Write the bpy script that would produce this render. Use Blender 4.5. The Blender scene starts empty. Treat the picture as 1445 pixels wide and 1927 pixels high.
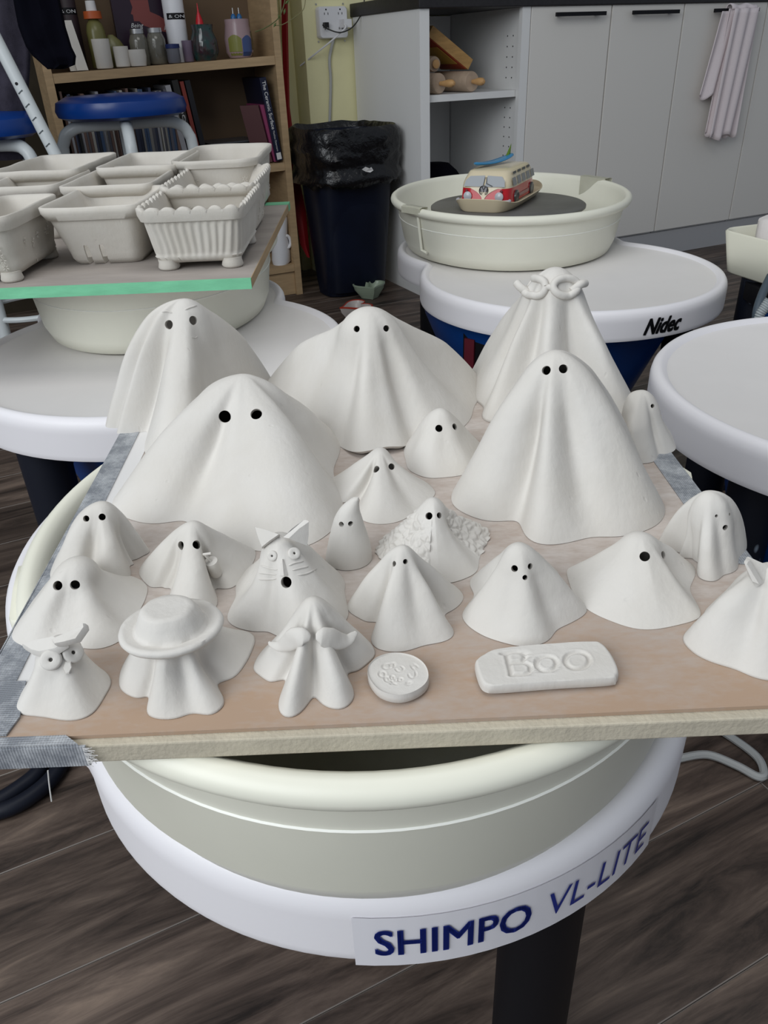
import bpy, bmesh, math, random
import numpy as np
from mathutils import Vector, Matrix, noise
from mathutils.bvhtree import BVHTree
random.seed(7); rng = np.random.default_rng(7)
SC = bpy.context.scene
COL = SC.collection
PI = math.pi

# ------------------------------------------------------------------ camera
CAM_F, CAM_P, CAM_R, CAM_H = 1454.0, math.radians(30.76), math.radians(2.40), 0.80
cF = Vector((0, math.cos(CAM_P), -math.sin(CAM_P)))
_U0 = Vector((0, math.sin(CAM_P), math.cos(CAM_P))); _R0 = Vector((1, 0, 0))
cR = _R0*math.cos(CAM_R) - _U0*math.sin(CAM_R)
cU = _U0*math.cos(CAM_R) + _R0*math.sin(CAM_R)
cC = Vector((0, 0, CAM_H))
cam = bpy.data.cameras.new('camera'); camo = bpy.data.objects.new('camera', cam); COL.objects.link(camo)
cam.sensor_fit = 'HORIZONTAL'; cam.sensor_width = 36.0; cam.lens = CAM_F/1445*36.0
cam.clip_start = 0.01; cam.clip_end = 50
camo.matrix_world = Matrix(((cR.x, cU.x, -cF.x, cC.x), (cR.y, cU.y, -cF.y, cC.y), (cR.z, cU.z, -cF.z, cC.z), (0, 0, 0, 1)))
SC.camera = camo
SC.view_settings.view_transform = 'Standard'
try: SC.view_settings.look = 'None'
except Exception: pass
SC.view_settings.gamma = 1.0; SC.view_settings.exposure = 0.0
SC.view_settings.use_curve_mapping = False

# ------------------------------------------------------------------ world and lights
wd = bpy.data.worlds.new('world'); SC.world = wd; wd.use_nodes = True
wd.node_tree.nodes['Background'].inputs[0].default_value = (0.80, 0.88, 1.0, 1)
wd.node_tree.nodes['Background'].inputs[1].default_value = 0.31
def area(name, loc, target, sx, sy, power, col):
    l = bpy.data.lights.new(name, 'AREA'); l.shape = 'RECTANGLE'; l.size = sx; l.size_y = sy
    l.energy = power; l.color = col
    o = bpy.data.objects.new(name, l); COL.objects.link(o); o.location = loc
    o.rotation_euler = (Vector(target)-Vector(loc)).to_track_quat('-Z', 'Y').to_euler()
    return o
area('window_daylight', (-1.6, -1.1, 1.9), (0.0, 0.8, 0.5), 2.4, 1.7, 62, (0.93, 0.97, 1.0))
area('ceiling_panel', (0.1, 0.6, 2.5), (0.1, 0.75, 0.5), 1.5, 1.1, 14, (1.0, 0.985, 0.95))

# ------------------------------------------------------------------ pixel helpers: a point of a KNOWN plane from where the photo shows it
def ray(x, y):
    return cF + cR*((x-722.5)/CAM_F) - cU*((y-963.5)/CAM_F)
def PZ(x, y, z):
    d = ray(x, y); return cC + d*((z-CAM_H)/d.z)
def PY(x, y, Y):
    d = ray(x, y); return cC + d*(Y/d.y)
def proj(P):
    d = Vector(P)-cC; z = d.dot(cF)
    return (722.5+CAM_F*d.dot(cR)/z, 963.5-CAM_F*d.dot(cU)/z)
YAW = 0.4337
RU = Vector((math.cos(YAW), math.sin(YAW), 0)); RV = Vector((-math.sin(YAW), math.cos(YAW), 0))
RP0 = Vector((0.1706, 2.9404, 0))
def RM(u, v, z): return RP0 + RU*u + RV*v + Vector((0, 0, z))
def PV(x, y, v):           # hit with the plane v = const of the room frame -> (u, z)
    d = ray(x, y); t = ((RP0+RV*v-cC).dot(RV))/d.dot(RV); P = cC+d*t
    return (P-RP0).dot(RU), P.z

# ------------------------------------------------------------------ materials
def mat(name, col, rough=0.6, spec=0.4, metal=0.0, coat=0.0, trans=0.0, noise_amt=0.0, noise_scale=20, col2=None,
        bump=0.0, bump_scale=60, bump_dist=0.002, stretch=None, sss=0.0, alpha=1.0, detail=5):
    m = bpy.data.materials.new(name); m.use_nodes = True
    nt = m.node_tree; N = nt.nodes; L = nt.links
    b = N['Principled BSDF']
    b.inputs['Base Color'].default_value = (*col, 1); b.inputs['Roughness'].default_value = rough
    b.inputs['Specular IOR Level'].default_value = spec; b.inputs['Metallic'].default_value = metal
    b.inputs['Coat Weight'].default_value = coat; b.inputs['Transmission Weight'].default_value = trans
    b.inputs['Alpha'].default_value = alpha
    if sss: b.inputs['Subsurface Weight'].default_value = sss; b.inputs['Subsurface Radius'].default_value = (0.01, 0.01, 0.008)
    tc = N.new('ShaderNodeTexCoord'); mp = N.new('ShaderNodeMapping'); L.new(tc.outputs['Object'], mp.inputs[0])
    if stretch: mp.inputs['Scale'].default_value = stretch
    if noise_amt > 0 or col2:
        n = N.new('ShaderNodeTexNoise'); n.inputs['Scale'].default_value = noise_scale; n.inputs['Detail'].default_value = detail
        n.inputs['Roughness'].default_value = 0.6
        L.new(mp.outputs[0], n.inputs['Vector'])
        r = N.new('ShaderNodeValToRGB')
        c2 = col2 if col2 else tuple(c*(1-noise_amt) for c in col)
        r.color_ramp.elements[0].position = 0.35; r.color_ramp.elements[1].position = 0.65
        r.color_ramp.elements[0].color = (*c2, 1); r.color_ramp.elements[1].color = (*col, 1)
        L.new(n.outputs['Fac'], r.inputs[0]); L.new(r.outputs[0], b.inputs['Base Color'])
    if bump > 0:
        n2 = N.new('ShaderNodeTexNoise'); n2.inputs['Scale'].default_value = bump_scale; n2.inputs['Detail'].default_value = 6
        L.new(mp.outputs[0], n2.inputs['Vector'])
        bp = N.new('ShaderNodeBump'); bp.inputs['Strength'].default_value = bump; bp.inputs['Distance'].default_value = bump_dist
        L.new(n2.outputs['Fac'], bp.inputs['Height']); L.new(bp.outputs[0], b.inputs['Normal'])
    return m

def clay_material(name, col, tex=0.0):
    m = mat(name, col, rough=0.72, spec=0.25)
    nt = m.node_tree; N = nt.nodes; L = nt.links; b = N['Principled BSDF']
    tc = N.new('ShaderNodeTexCoord')
    n1 = N.new('ShaderNodeTexNoise'); n1.inputs['Scale'].default_value = 28; n1.inputs['Detail'].default_value = 4
    mpa = N.new('ShaderNodeMapping'); mpa.inputs['Scale'].default_value = (1, 1, 0.5)
    L.new(tc.outputs['Object'], mpa.inputs[0]); L.new(mpa.outputs[0], n1.inputs['Vector'])
    r = N.new('ShaderNodeValToRGB'); r.color_ramp.elements[0].position = 0.3; r.color_ramp.elements[1].position = 0.7
    r.color_ramp.elements[0].color = (col[0]*0.93, col[1]*0.92, col[2]*0.90, 1); r.color_ramp.elements[1].color = (*col, 1)
    L.new(n1.outputs['Fac'], r.inputs[0]); L.new(r.outputs[0], b.inputs['Base Color'])
    # brushed strokes + grain + small nicks
    mp = N.new('ShaderNodeMapping'); mp.inputs['Scale'].default_value = (1.0, 1.0, 0.22); L.new(tc.outputs['Object'], mp.inputs[0])
    s = N.new('ShaderNodeTexNoise'); s.inputs['Scale'].default_value = 320; s.inputs['Detail'].default_value = 3
    L.new(mp.outputs[0], s.inputs['Vector'])
    g = N.new('ShaderNodeTexNoise'); g.inputs['Scale'].default_value = 70; g.inputs['Detail'].default_value = 5
    L.new(tc.outputs['Object'], g.inputs['Vector'])
    v = N.new('ShaderNodeTexVoronoi'); v.inputs['Scale'].default_value = 60
    mp2 = N.new('ShaderNodeMapping'); mp2.inputs['Scale'].default_value = (1.0, 1.6, 0.35); mp2.inputs['Rotation'].default_value = (0.5, 0.4, 0.3)
    L.new(tc.outputs['Object'], mp2.inputs[0]); L.new(mp2.outputs[0], v.inputs['Vector'])
    rr = N.new('ShaderNodeValToRGB'); rr.color_ramp.elements[0].position = 0.03; rr.color_ramp.elements[1].position = 0.09
    L.new(v.outputs['Distance'], rr.inputs[0])
    a1 = N.new('ShaderNodeMath'); a1.operation = 'MULTIPLY_ADD'; a1.inputs[1].default_value = 0.35
    L.new(s.outputs['Fac'], a1.inputs[0]); L.new(g.outputs['Fac'], a1.inputs[2])
    a2 = N.new('ShaderNodeMath'); a2.operation = 'MULTIPLY_ADD'; a2.inputs[1].default_value = 0.35
    L.new(rr.outputs[0], a2.inputs[0]); L.new(a1.outputs[0], a2.inputs[2])
    bp = N.new('ShaderNodeBump'); bp.inputs['Strength'].default_value = 0.55; bp.inputs['Distance'].default_value = 0.0011
    L.new(a2.outputs[0], bp.inputs['Height']); L.new(bp.outputs[0], b.inputs['Normal'])
    return m
M = {}
M['clay'] = clay_material('dry_white_clay', (0.625, 0.603, 0.568))
M['clay_planter'] = clay_material('dry_cream_clay', (0.62, 0.59, 0.54))
M['table'] = mat('white_table_plastic', (0.79, 0.772, 0.795), 0.42, 0.4, bump=0.03, bump_scale=300)
M['table_top'] = mat('white_table_plastic_shaded_top', (0.76, 0.735, 0.72), 0.5, 0.35, noise_amt=0.04, noise_scale=6)  # same plastic as the sides; darker, warmer shading of the top painted in
M['pan'] = mat('cream_pan_plastic', (0.78, 0.77, 0.66), 0.42, 0.4, noise_amt=0.04, noise_scale=10)
M['pan_mark'] = mat('pan_line', (0.88, 0.88, 0.82), 0.4)
M['wheelhead'] = mat('dark_wheelhead', (0.17, 0.165, 0.16), 0.45, 0.5, metal=0.4, noise_amt=0.3, noise_scale=8)
M['blue'] = mat('blue_housing', (0.002, 0.055, 0.26), 0.35, 0.5, noise_amt=0.2, noise_scale=8)
M['black'] = mat('black_metal', (0.005, 0.005, 0.007), 0.5, 0.22)
M['splat'] = mat('black_metal_with_clay_splashes', (0.008, 0.010, 0.016), 0.4, 0.5)
M['blackplastic'] = mat('black_bag_film', (0.004, 0.004, 0.005), 0.25, 0.5, bump=0.8, bump_scale=26, bump_dist=0.012)
M['bin'] = mat('navy_bin', (0.004, 0.007, 0.020), 0.4, 0.3, noise_amt=0.4, noise_scale=6)
M['mdf'] = mat('mdf_board', (0.52, 0.47, 0.37), 0.85, 0.1, noise_amt=0.12, noise_scale=60, bump=0.3, bump_scale=400)
M['green'] = mat('green_painter_tape', (0.22, 0.64, 0.38), 0.6, 0.3, noise_amt=0.25, noise_scale=30, bump=0.5, bump_scale=80, stretch=(0.3, 1, 1))
M['paper'] = mat('white_paper_strip', (0.66, 0.65, 0.64), 0.7)
M['boardtop2'] = mat('dusty_board', (0.40, 0.36, 0.33), 0.9, 0.1, noise_amt=0.2, noise_scale=14, stretch=(0.5, 1.5, 1))
M['cabinet'] = mat('white_cabinet', (0.74, 0.715, 0.67), 0.45, 0.35)
M['cab_in'] = mat('white_melamine', (0.76, 0.76, 0.75), 0.5, 0.3)
M['kick'] = mat('grey_toe_kick', (0.42, 0.42, 0.43), 0.5, 0.3)
M['counter'] = mat('black_worktop', (0.022, 0.020, 0.022), 0.45, 0.4, noise_amt=0.3, noise_scale=90)
M['wall'] = mat('pale_yellow_wall', (0.80, 0.76, 0.46), 0.8, 0.15, noise_amt=0.06, noise_scale=5)
M['wall_dark'] = mat('brown_wall', (0.045, 0.036, 0.025), 0.9, 0.1, noise_amt=0.3, noise_scale=6)
M['birch'] = mat('light_wood', (0.46, 0.32, 0.18), 0.6, 0.3, noise_amt=0.18, noise_scale=12, stretch=(1, 1, 8))
M['wood_pin'] = mat('turned_wood', (0.62, 0.36, 0.15), 0.5, 0.4, noise_amt=0.2, noise_scale=20)
M['wood_pin_pale'] = mat('pale_turned_wood', (0.50, 0.38, 0.28), 0.6, 0.3, noise_amt=0.2, noise_scale=20)
M['box_wood'] = mat('pine_box', (0.46, 0.27, 0.10), 0.6, 0.3, noise_amt=0.25, noise_scale=18, stretch=(1, 1, 6))
M['white_metal'] = mat('off_white_painted_tube', (0.60, 0.64, 0.65), 0.35, 0.5)
M['white_plastic'] = mat('white_plastic', (0.70, 0.70, 0.72), 0.4, 0.4)
M['blue_seat'] = mat('blue_vinyl', (0.003, 0.04, 0.22), 0.3, 0.5)
M['red'] = mat('red_cloth', (0.22, 0.004, 0.008), 0.6, 0.3)
M['denim'] = mat('grey_denim', (0.055, 0.05, 0.07), 0.9, 0.1, noise_amt=0.35, noise_scale=25, bump=0.4, bump_scale=500)
M['blackcloth'] = mat('black_cloth', (0.004, 0.004, 0.008), 0.95, 0.05)
M['towel'] = mat('pinkish_white_towel', (0.78, 0.70, 0.71), 0.95, 0.05, bump=0.8, bump_scale=500, bump_dist=0.001)
M['bluetext'] = mat('blue_lettering', (0.004, 0.02, 0.20), 0.35)
M['blacktext'] = mat('black_lettering', (0.01, 0.01, 0.012), 0.4)
M['whitetext'] = mat('white_lettering', (0.6, 0.6, 0.6), 0.5)
M['sticker'] = mat('clear_sticker', (0.74, 0.73, 0.765), 0.22, 0.5)
M['steel'] = mat('steel', (0.5, 0.5, 0.5), 0.3, 0.5, metal=0.9)
M['glassgrey'] = mat('jar_glass_with_grey_slip', (0.16, 0.15, 0.12), 0.15, 0.6, noise_amt=0.3, noise_scale=20)
M['hose'] = mat('grey_hose', (0.30, 0.33, 0.34), 0.5)
M['cablewhite'] = mat('pale_cable', (0.42, 0.43, 0.42), 0.5)
M['cableblack'] = mat('black_cable', (0.01, 0.01, 0.012), 0.4)
M['plaster'] = mat('plaster', (0.72, 0.68, 0.66), 0.85, 0.1, bump=0.5, bump_scale=60, noise_amt=0.06, noise_scale=20)

def floor_mat():
    m = mat('dark_wood_plank', (0.06, 0.045, 0.038), 0.5, 0.35)
    nt = m.node_tree; N = nt.nodes; L = nt.links; b = N['Principled BSDF']
    tc = N.new('ShaderNodeTexCoord'); oi = N.new('ShaderNodeObjectInfo')
    ad = N.new('ShaderNodeVectorMath'); ad.operation = 'ADD'
    sc = N.new('ShaderNodeVectorMath'); sc.operation = 'SCALE'; sc.inputs['Scale'].default_value = 37.0
    cx = N.new('ShaderNodeCombineXYZ'); L.new(oi.outputs['Random'], cx.inputs[0]); L.new(oi.outputs['Random'], cx.inputs[1])
    L.new(cx.outputs[0], sc.inputs[0]); L.new(tc.outputs['Object'], ad.inputs[0]); L.new(sc.outputs[0], ad.inputs[1])
    mp = N.new('ShaderNodeMapping'); mp.inputs['Scale'].default_value = (1.0, 9.0, 1.0); L.new(ad.outputs[0], mp.inputs[0])
    n = N.new('ShaderNodeTexNoise'); n.inputs['Scale'].default_value = 3.2; n.inputs['Detail'].default_value = 9; n.inputs['Roughness'].default_value = 0.68
    n.inputs['Distortion'].default_value = 0.7
    L.new(mp.outputs[0], n.inputs['Vector'])
    r = N.new('ShaderNodeValToRGB')
    r.color_ramp.elements[0].position = 0.33; r.color_ramp.elements[0].color = (0.022, 0.016, 0.013, 1)
    r.color_ramp.elements[1].position = 0.72; r.color_ramp.elements[1].color = (0.25, 0.185, 0.14, 1)
    e = r.color_ramp.elements.new(0.47); e.color = (0.080, 0.057, 0.045, 1)
    e = r.color_ramp.elements.new(0.58); e.color = (0.135, 0.099, 0.078, 1)
    L.new(n.outputs['Fac'], r.inputs[0])
    mx = N.new('ShaderNodeMix'); mx.data_type = 'RGBA'; mx.blend_type = 'MULTIPLY'; mx.inputs[0].default_value = 1.0
    mr = N.new('ShaderNodeMapRange'); mr.inputs[3].default_value = 0.75; mr.inputs[4].default_value = 1.2
    L.new(oi.outputs['Random'], mr.inputs[0]); L.new(r.outputs[0], mx.inputs[6]); L.new(mr.outputs[0], mx.inputs[7])
    L.new(mx.outputs[2], b.inputs['Base Color'])
    bp = N.new('ShaderNodeBump'); bp.inputs['Strength'].default_value = 0.25; bp.inputs['Distance'].default_value = 0.001
    L.new(n.outputs['Fac'], bp.inputs['Height']); L.new(bp.outputs[0], b.inputs['Normal'])
    return m
M['floor'] = floor_mat()
M['plank_edge'] = mat('plank_bevel', (0.20, 0.175, 0.155), 0.5)
M['subfloor'] = mat('joint', (0.10, 0.09, 0.08), 0.8)

def sheet_mat():
    m = mat('brown_hardboard_with_clay_dust', (0.4, 0.3, 0.24), 0.85, 0.15)
    nt = m.node_tree; N = nt.nodes; L = nt.links; b = N['Principled BSDF']
    tc = N.new('ShaderNodeTexCoord')
    mp = N.new('ShaderNodeMapping'); mp.inputs['Scale'].default_value = (1, 2.2, 1); L.new(tc.outputs['Object'], mp.inputs[0])
    n = N.new('ShaderNodeTexNoise'); n.inputs['Scale'].default_value = 9; n.inputs['Detail'].default_value = 8; n.inputs['Roughness'].default_value = 0.7
    L.new(mp.outputs[0], n.inputs['Vector'])
    n2 = N.new('ShaderNodeTexNoise'); n2.inputs['Scale'].default_value = 160; n2.inputs['Detail'].default_value = 4; L.new(mp.outputs[0], n2.inputs['Vector'])
    # dust gathers in the middle, the front strip stays brown
    sx = N.new('ShaderNodeSeparateXYZ'); L.new(tc.outputs['Object'], sx.inputs[0])
    mr = N.new('ShaderNodeMapRange'); mr.inputs[1].default_value = 0.235; mr.inputs[2].default_value = 0.33
    mr.inputs[3].default_value = -0.22; mr.inputs[4].default_value = 0.16; L.new(sx.outputs[1], mr.inputs[0])
    a = N.new('ShaderNodeMath'); a.operation = 'ADD'; L.new(n.outputs['Fac'], a.inputs[0]); L.new(mr.outputs[0], a.inputs[1])
    a2 = N.new('ShaderNodeMath'); a2.operation = 'MULTIPLY_ADD'; a2.inputs[1].default_value = 0.35; L.new(n2.outputs['Fac'], a2.inputs[0]); L.new(a.outputs[0], a2.inputs[2])
    r = N.new('ShaderNodeValToRGB')
    r.color_ramp.elements[0].position = 0.40; r.color_ramp.elements[0].color = (0.40, 0.285, 0.205, 1)
    r.color_ramp.elements[1].position = 1.0; r.color_ramp.elements[1].color = (0.54, 0.495, 0.46, 1)
    e = r.color_ramp.elements.new(0.72); e.color = (0.42, 0.355, 0.31, 1)
    L.new(a2.outputs[0], r.inputs[0]); L.new(r.outputs[0], b.inputs['Base Color'])
    return m
M['sheet'] = sheet_mat()

def tape_mat():
    m = mat('silver_duct_tape', (0.2, 0.22, 0.25), 0.4, 0.5)
    nt = m.node_tree; N = nt.nodes; L = nt.links; b = N['Principled BSDF']
    tc = N.new('ShaderNodeTexCoord')
    n = N.new('ShaderNodeTexNoise'); n.inputs['Scale'].default_value = 45; n.inputs['Detail'].default_value = 10; n.inputs['Roughness'].default_value = 0.8
    L.new(tc.outputs['Object'], n.inputs['Vector'])
    r = N.new('ShaderNodeValToRGB'); r.color_ramp.elements[0].position = 0.42; r.color_ramp.elements[0].color = (0.20, 0.215, 0.24, 1)
    r.color_ramp.elements[1].position = 0.66; r.color_ramp.elements[1].color = (0.52, 0.54, 0.56, 1)
    L.new(n.outputs['Fac'], r.inputs[0]); L.new(r.outputs[0], b.inputs['Base Color'])
    w = N.new('ShaderNodeTexWave'); w.inputs['Scale'].default_value = 260; w.bands_direction = 'Y'
    w2 = N.new('ShaderNodeTexWave'); w2.inputs['Scale'].default_value = 260; w2.bands_direction = 'X'
    L.new(tc.outputs['Object'], w.inputs[0]); L.new(tc.outputs['Object'], w2.inputs[0])
    a = N.new('ShaderNodeMath'); a.operation = 'ADD'; L.new(w.outputs['Fac'], a.inputs[0]); L.new(w2.outputs['Fac'], a.inputs[1])
    bp = N.new('ShaderNodeBump'); bp.inputs['Strength'].default_value = 0.4; bp.inputs['Distance'].default_value = 0.0006
    L.new(a.outputs[0], bp.inputs['Height']); L.new(bp.outputs[0], b.inputs['Normal'])
    return m
M['tape'] = tape_mat()
_flat = {}
def flat(name, col, rough=0.5, **k):
    if name not in _flat: _flat[name] = mat(name, col, rough, **k)
    return _flat[name]

# ------------------------------------------------------------------ mesh helpers
def mk(name, verts, faces, m, parent=None, smooth=False, mats=None, fm=None, angle=None):
    me = bpy.data.meshes.new(name); me.from_pydata([tuple(v) for v in verts], [], faces)
    for mm in (mats or [m]): me.materials.append(mm)
    if fm is not None: me.polygons.foreach_set('material_index', fm)
    if smooth: me.polygons.foreach_set('use_smooth', [True]*len(me.polygons))
    me.update()
    if angle is not None:
        try: me.set_sharp_from_angle(angle=math.radians(angle))
        except Exception: pass
    o = bpy.data.objects.new(name, me); COL.objects.link(o)
    if parent: o.parent = parent
    return o
def tag(o, label=None, cat=None, group=None, kind=None):
    if label: o['label'] = label
    if cat: o['category'] = cat
    if group: o['group'] = group
    if kind: o['kind'] = kind
    return o
def empty(name, loc=(0, 0, 0)):
    o = bpy.data.objects.new(name, None); COL.objects.link(o); o.empty_display_size = 0.02
    return o      # kept at the origin: parts carry world coordinates
class MB:
    def __init__(s): s.v = []; s.f = []; s.m = []
    def add(s, v, f, mi=0):
        k = len(s.v); s.v += [tuple(p) for p in v]; s.f += [tuple(i+k for i in q) for q in f]; s.m += [mi]*len(f); return s
    def box(s, o, ax, ay, az, mi=0):      # corner origin + three edge vectors
        o = Vector(o); ax = Vector(ax); ay = Vector(ay); az = Vector(az)
        v = [o, o+ax, o+ax+ay, o+ay, o+az, o+ax+az, o+ax+ay+az, o+ay+az]
        return s.add(v, [(0, 3, 2, 1), (4, 5, 6, 7), (0, 1, 5, 4), (1, 2, 6, 5), (2, 3, 7, 6), (3, 0, 4, 7)], mi)
    def tube(s, pts, r, n=10, mi=0, cap=True):
        pts = [Vector(p) for p in pts]; rs = r if isinstance(r, (list, tuple)) else [r]*len(pts)
        rings = []; prev = None
        for i, p in enumerate(pts):
            t = (pts[min(i+1, len(pts)-1)]-pts[max(i-1, 0)]).normalized()
            if prev is None:
                a = t.orthogonal().normalized()
            else:
                a = (prev - t*prev.dot(t)); a = a.normalized() if a.length > 1e-6 else t.orthogonal().normalized()
            prev = a; b = t.cross(a)
            rings.append([p+(a*math.cos(2*PI*k/n)+b*math.sin(2*PI*k/n))*rs[i] for k in range(n)])
        return s.loft(rings, mi, cap, cap)
    def loft(s, rings, mi=0, c0=False, c1=False):
        n = len(rings[0]); k = len(s.v); f = []
        for r in rings: s.v += [tuple(p) for p in r]
        for j in range(len(rings)-1):
            for i in range(n):
                a = k+j*n+i; b = k+j*n+(i+1) % n
                f.append((a, b, b+n, a+n))
        if c0: f.append(tuple(k+i for i in reversed(range(n))))
        if c1: f.append(tuple(k+(len(rings)-1)*n+i for i in range(n)))
        s.f += f; s.m += [mi]*len(f); return s
    def lathe(s, c, prof, n=32, mi=0, ax=None, sx=1, sy=1):
        c = Vector(c)
        if ax is None: X, Y, Z = Vector((1, 0, 0)), Vector((0, 1, 0)), Vector((0, 0, 1))
        else:
            Z = Vector(ax).normalized(); X = Z.orthogonal().normalized(); Y = Z.cross(X)
        rings = [[c+X*(r*sx*math.cos(2*PI*i/n))+Y*(r*sy*math.sin(2*PI*i/n))+Z*z for i in range(n)] for r, z in prof]
        return s.loft(rings, mi, True, True)
    def go(s, name, m, parent=None, smooth=False, angle=None, mats=None):
        if smooth and angle is None: angle = 40
        return mk(name, s.v, s.f, m, parent, smooth, mats, s.m if mats else None, angle)
def box(name, o, ax, ay, az, m, parent=None): return MB().box(o, ax, ay, az).go(name, m, parent)
def cr(pts, closed=False, sub=8):      # Catmull-Rom
    P = [np.array(p, float) for p in pts]; n = len(P); out = []
    rngi = range(n) if closed else range(n-1)
    for i in rngi:
        if closed: p0, p1, p2, p3 = P[i-1], P[i], P[(i+1) % n], P[(i+2) % n]
        else: p0, p1, p2, p3 = P[max(i-1, 0)], P[i], P[i+1], P[min(i+2, n-1)]
        for k in range(sub):
            t = k/sub
            out.append(0.5*((2*p1)+(-p0+p2)*t+(2*p0-5*p1+4*p2-p3)*t*t+(-p0+3*p1-3*p2+p3)*t**3))
    if not closed: out.append(P[-1])
    return out
def text_geo(s, size=1.0, shear=0.0, extrude=0.0, bold=0.0):
    cu = bpy.data.curves.new('lettering', 'FONT'); cu.body = s; cu.size = size; cu.shear = shear; cu.extrude = extrude
    cu.offset = bold; cu.resolution_u = 3
    o = bpy.data.objects.new('lettering', cu); COL.objects.link(o)
    dg = bpy.context.evaluated_depsgraph_get(); me = bpy.data.meshes.new_from_object(o.evaluated_get(dg))
    v = [tuple(p.co) for p in me.vertices]; f = [tuple(p.vertices) for p in me.polygons]
    bpy.data.objects.remove(o); bpy.data.curves.remove(cu); bpy.data.meshes.remove(me)
    return v, f
def text_plane(name, s, O, X, Y, width, m, parent, height=None, shear=0, bold=0.0, off=0.0005):
    v, f = text_geo(s, 1.0, shear, 0, bold)
    xs = [p[0] for p in v]; ys = [p[1] for p in v]
    k = width/(max(xs)-min(xs)); ky = k if height is None else height/(max(ys)-min(ys))
    X = Vector(X).normalized(); Y = Vector(Y).normalized(); Nn = X.cross(Y)
    return mk(name, [Vector(O)+X*((p[0]-min(xs))*k)+Y*((p[1]-min(ys))*ky)+Nn*off for p in v], f, m, parent)
def rrect(w, d, r, n=4):      # rounded rectangle outline, ccw, centred
    out = []
    for cx, cy, a0 in ((w/2-r, d/2-r, 0), (-w/2+r, d/2-r, 90), (-w/2+r, -d/2+r, 180), (w/2-r, -d/2+r, 270)):
        for k in range(n+1):
            a = math.radians(a0+90*k/n); out.append((cx+r*math.cos(a), cy+r*math.sin(a)))
    return out
UZ = Vector((0, 0, 1))

# ================================================================== THE ROOM
# floor: planks run along RU
fl = MB().box(RM(-3.3, -3.4, -0.03), RU*7.2, RV*4.3, (0, 0, 0.0275)).go('floor', M['subfloor']); tag(fl, kind='structure')
PW = 0.155
for r in range(26):
    v0 = -3.29 + r*PW + 0.003
    u0 = -3.2 - rng.random()*1.2
    while u0 < 3.6:
        L_ = 1.25; a = max(u0, -3.2); b_ = min(u0+L_, 3.7)
        if b_ > a+0.05:
            g = 0.0003; c = 0.0010; w = PW-2*g; l = b_-a-2*g
            lo = [(g, g), (g+l, g), (g+l, g+w), (g, g+w)]; hi = [(g+c, g+c), (g+l-c, g+c), (g+l-c, g+w-c), (g+c, g+w-c)]
            vs = [(x, y, -0.004) for x, y in lo]+[(x, y, -c*0.7) for x, y in lo]+[(x, y, 0) for x, y in hi]
            fs = [(3, 2, 1, 0)]+[(i, (i+1) % 4, 4+(i+1) % 4, 4+i) for i in range(4)]+[(4+i, 4+(i+1) % 4, 8+(i+1) % 4, 8+i) for i in range(4)]+[(8, 9, 10, 11)]
            o = mk('plank', vs, fs, M['floor'], fl, mats=[M['floor'], M['plank_edge']], fm=[0]*5+[1]*4+[0])
            p = RM(a, v0, 0); o.matrix_world = Matrix.Translation(p) @ Matrix.Rotation(YAW, 4, 'Z')
        u0 += L_
# walls
def wallbox(name, u0, u1, v0, v1, z0, z1, m, kind='structure'):
    o = MB().box(RM(u0, v0, z0), RU*(u1-u0), RV*(v1-v0), UZ*(z1-z0)).go(name, m)
    return tag(o, kind=kind)
wallbox('wall_back', -0.191, 3.6, 0.515, 0.66, 0, 2.4, M['wall'])
wallbox('wall_back_left', -0.42, -0.191, 0.64, 0.76, 0, 2.4, M['wall'])
wallbox('wall_left', -3.2, -0.42, 0.64, 0.76, 0, 2.4, M['wall_dark'])
wallbox('trim_1', -0.235, -0.215, 0.625, 0.64, 0, 2.4, M['wall'])
wallbox('trim_2', -0.36, -0.33, 0.615, 0.64, 0, 2.4, M['wall'])

# base cabinets
DZ0, DZ1 = 0.107, 0.913
ca = empty('base_cabinet'); tag(ca, 'white open-fronted base cabinet with one shelf holding rolling pins', 'cabinet')
box('side_panel', RM(0.0, 0.0, 0.0), RU*0.020, RV*0.50, UZ*0.913, M['cab_in'], ca)
box('front_edge', RM(0.0, -0.020, DZ0), RU*0.036, RV*0.0195, UZ*(DZ1-DZ0), M['cab_in'], ca)
box('back_panel', RM(0.021, 0.480, 0.10), RU*0.385, RV*0.012, UZ*0.81, M['cab_in'], ca)
box('side_panel', RM(0.409, 0.0, 0.0), RU*0.018, RV*0.50, UZ*0.913, M['cab_in'], ca)
box('front_edge', RM(0.395, -0.020, DZ0), RU*0.033, RV*0.0195, UZ*(DZ1-DZ0), M['cab_in'], ca)
box('bottom_panel', RM(0.021, 0.0, 0.10), RU*0.387, RV*0.479, UZ*0.018, M['cab_in'], ca)
box('shelf', RM(0.0215, 0.004, 0.646), RU*0.387, RV*0.470, UZ*0.021, M['cab_in'], ca)
hb = MB()
for k in range(22):
    z = 0.16+0.032*k
    if abs(z-0.656) < 0.02: continue
    for vv in (0.05, 0.085):
        hb.lathe(RM(0.4088, vv, z), [(0.0025, 0), (0.0025, 0.0006)], 8, ax=-RU)
tag(hb.go('peg_holes', M['black'], ca), kind='stuff')
def handle(u0, u1, z, parent):
    h = MB(); h.box(RM(u0, -0.050, z-0.006), RU*(u1-u0), RV*0.010, UZ*0.012)
    for uu in (u0+0.02, u1-0.03): h.box(RM(uu, -0.0401, z-0.005), RU*0.010, RV*0.0199, UZ*0.010)
    return h.go('handle', M['black'], parent)
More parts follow.
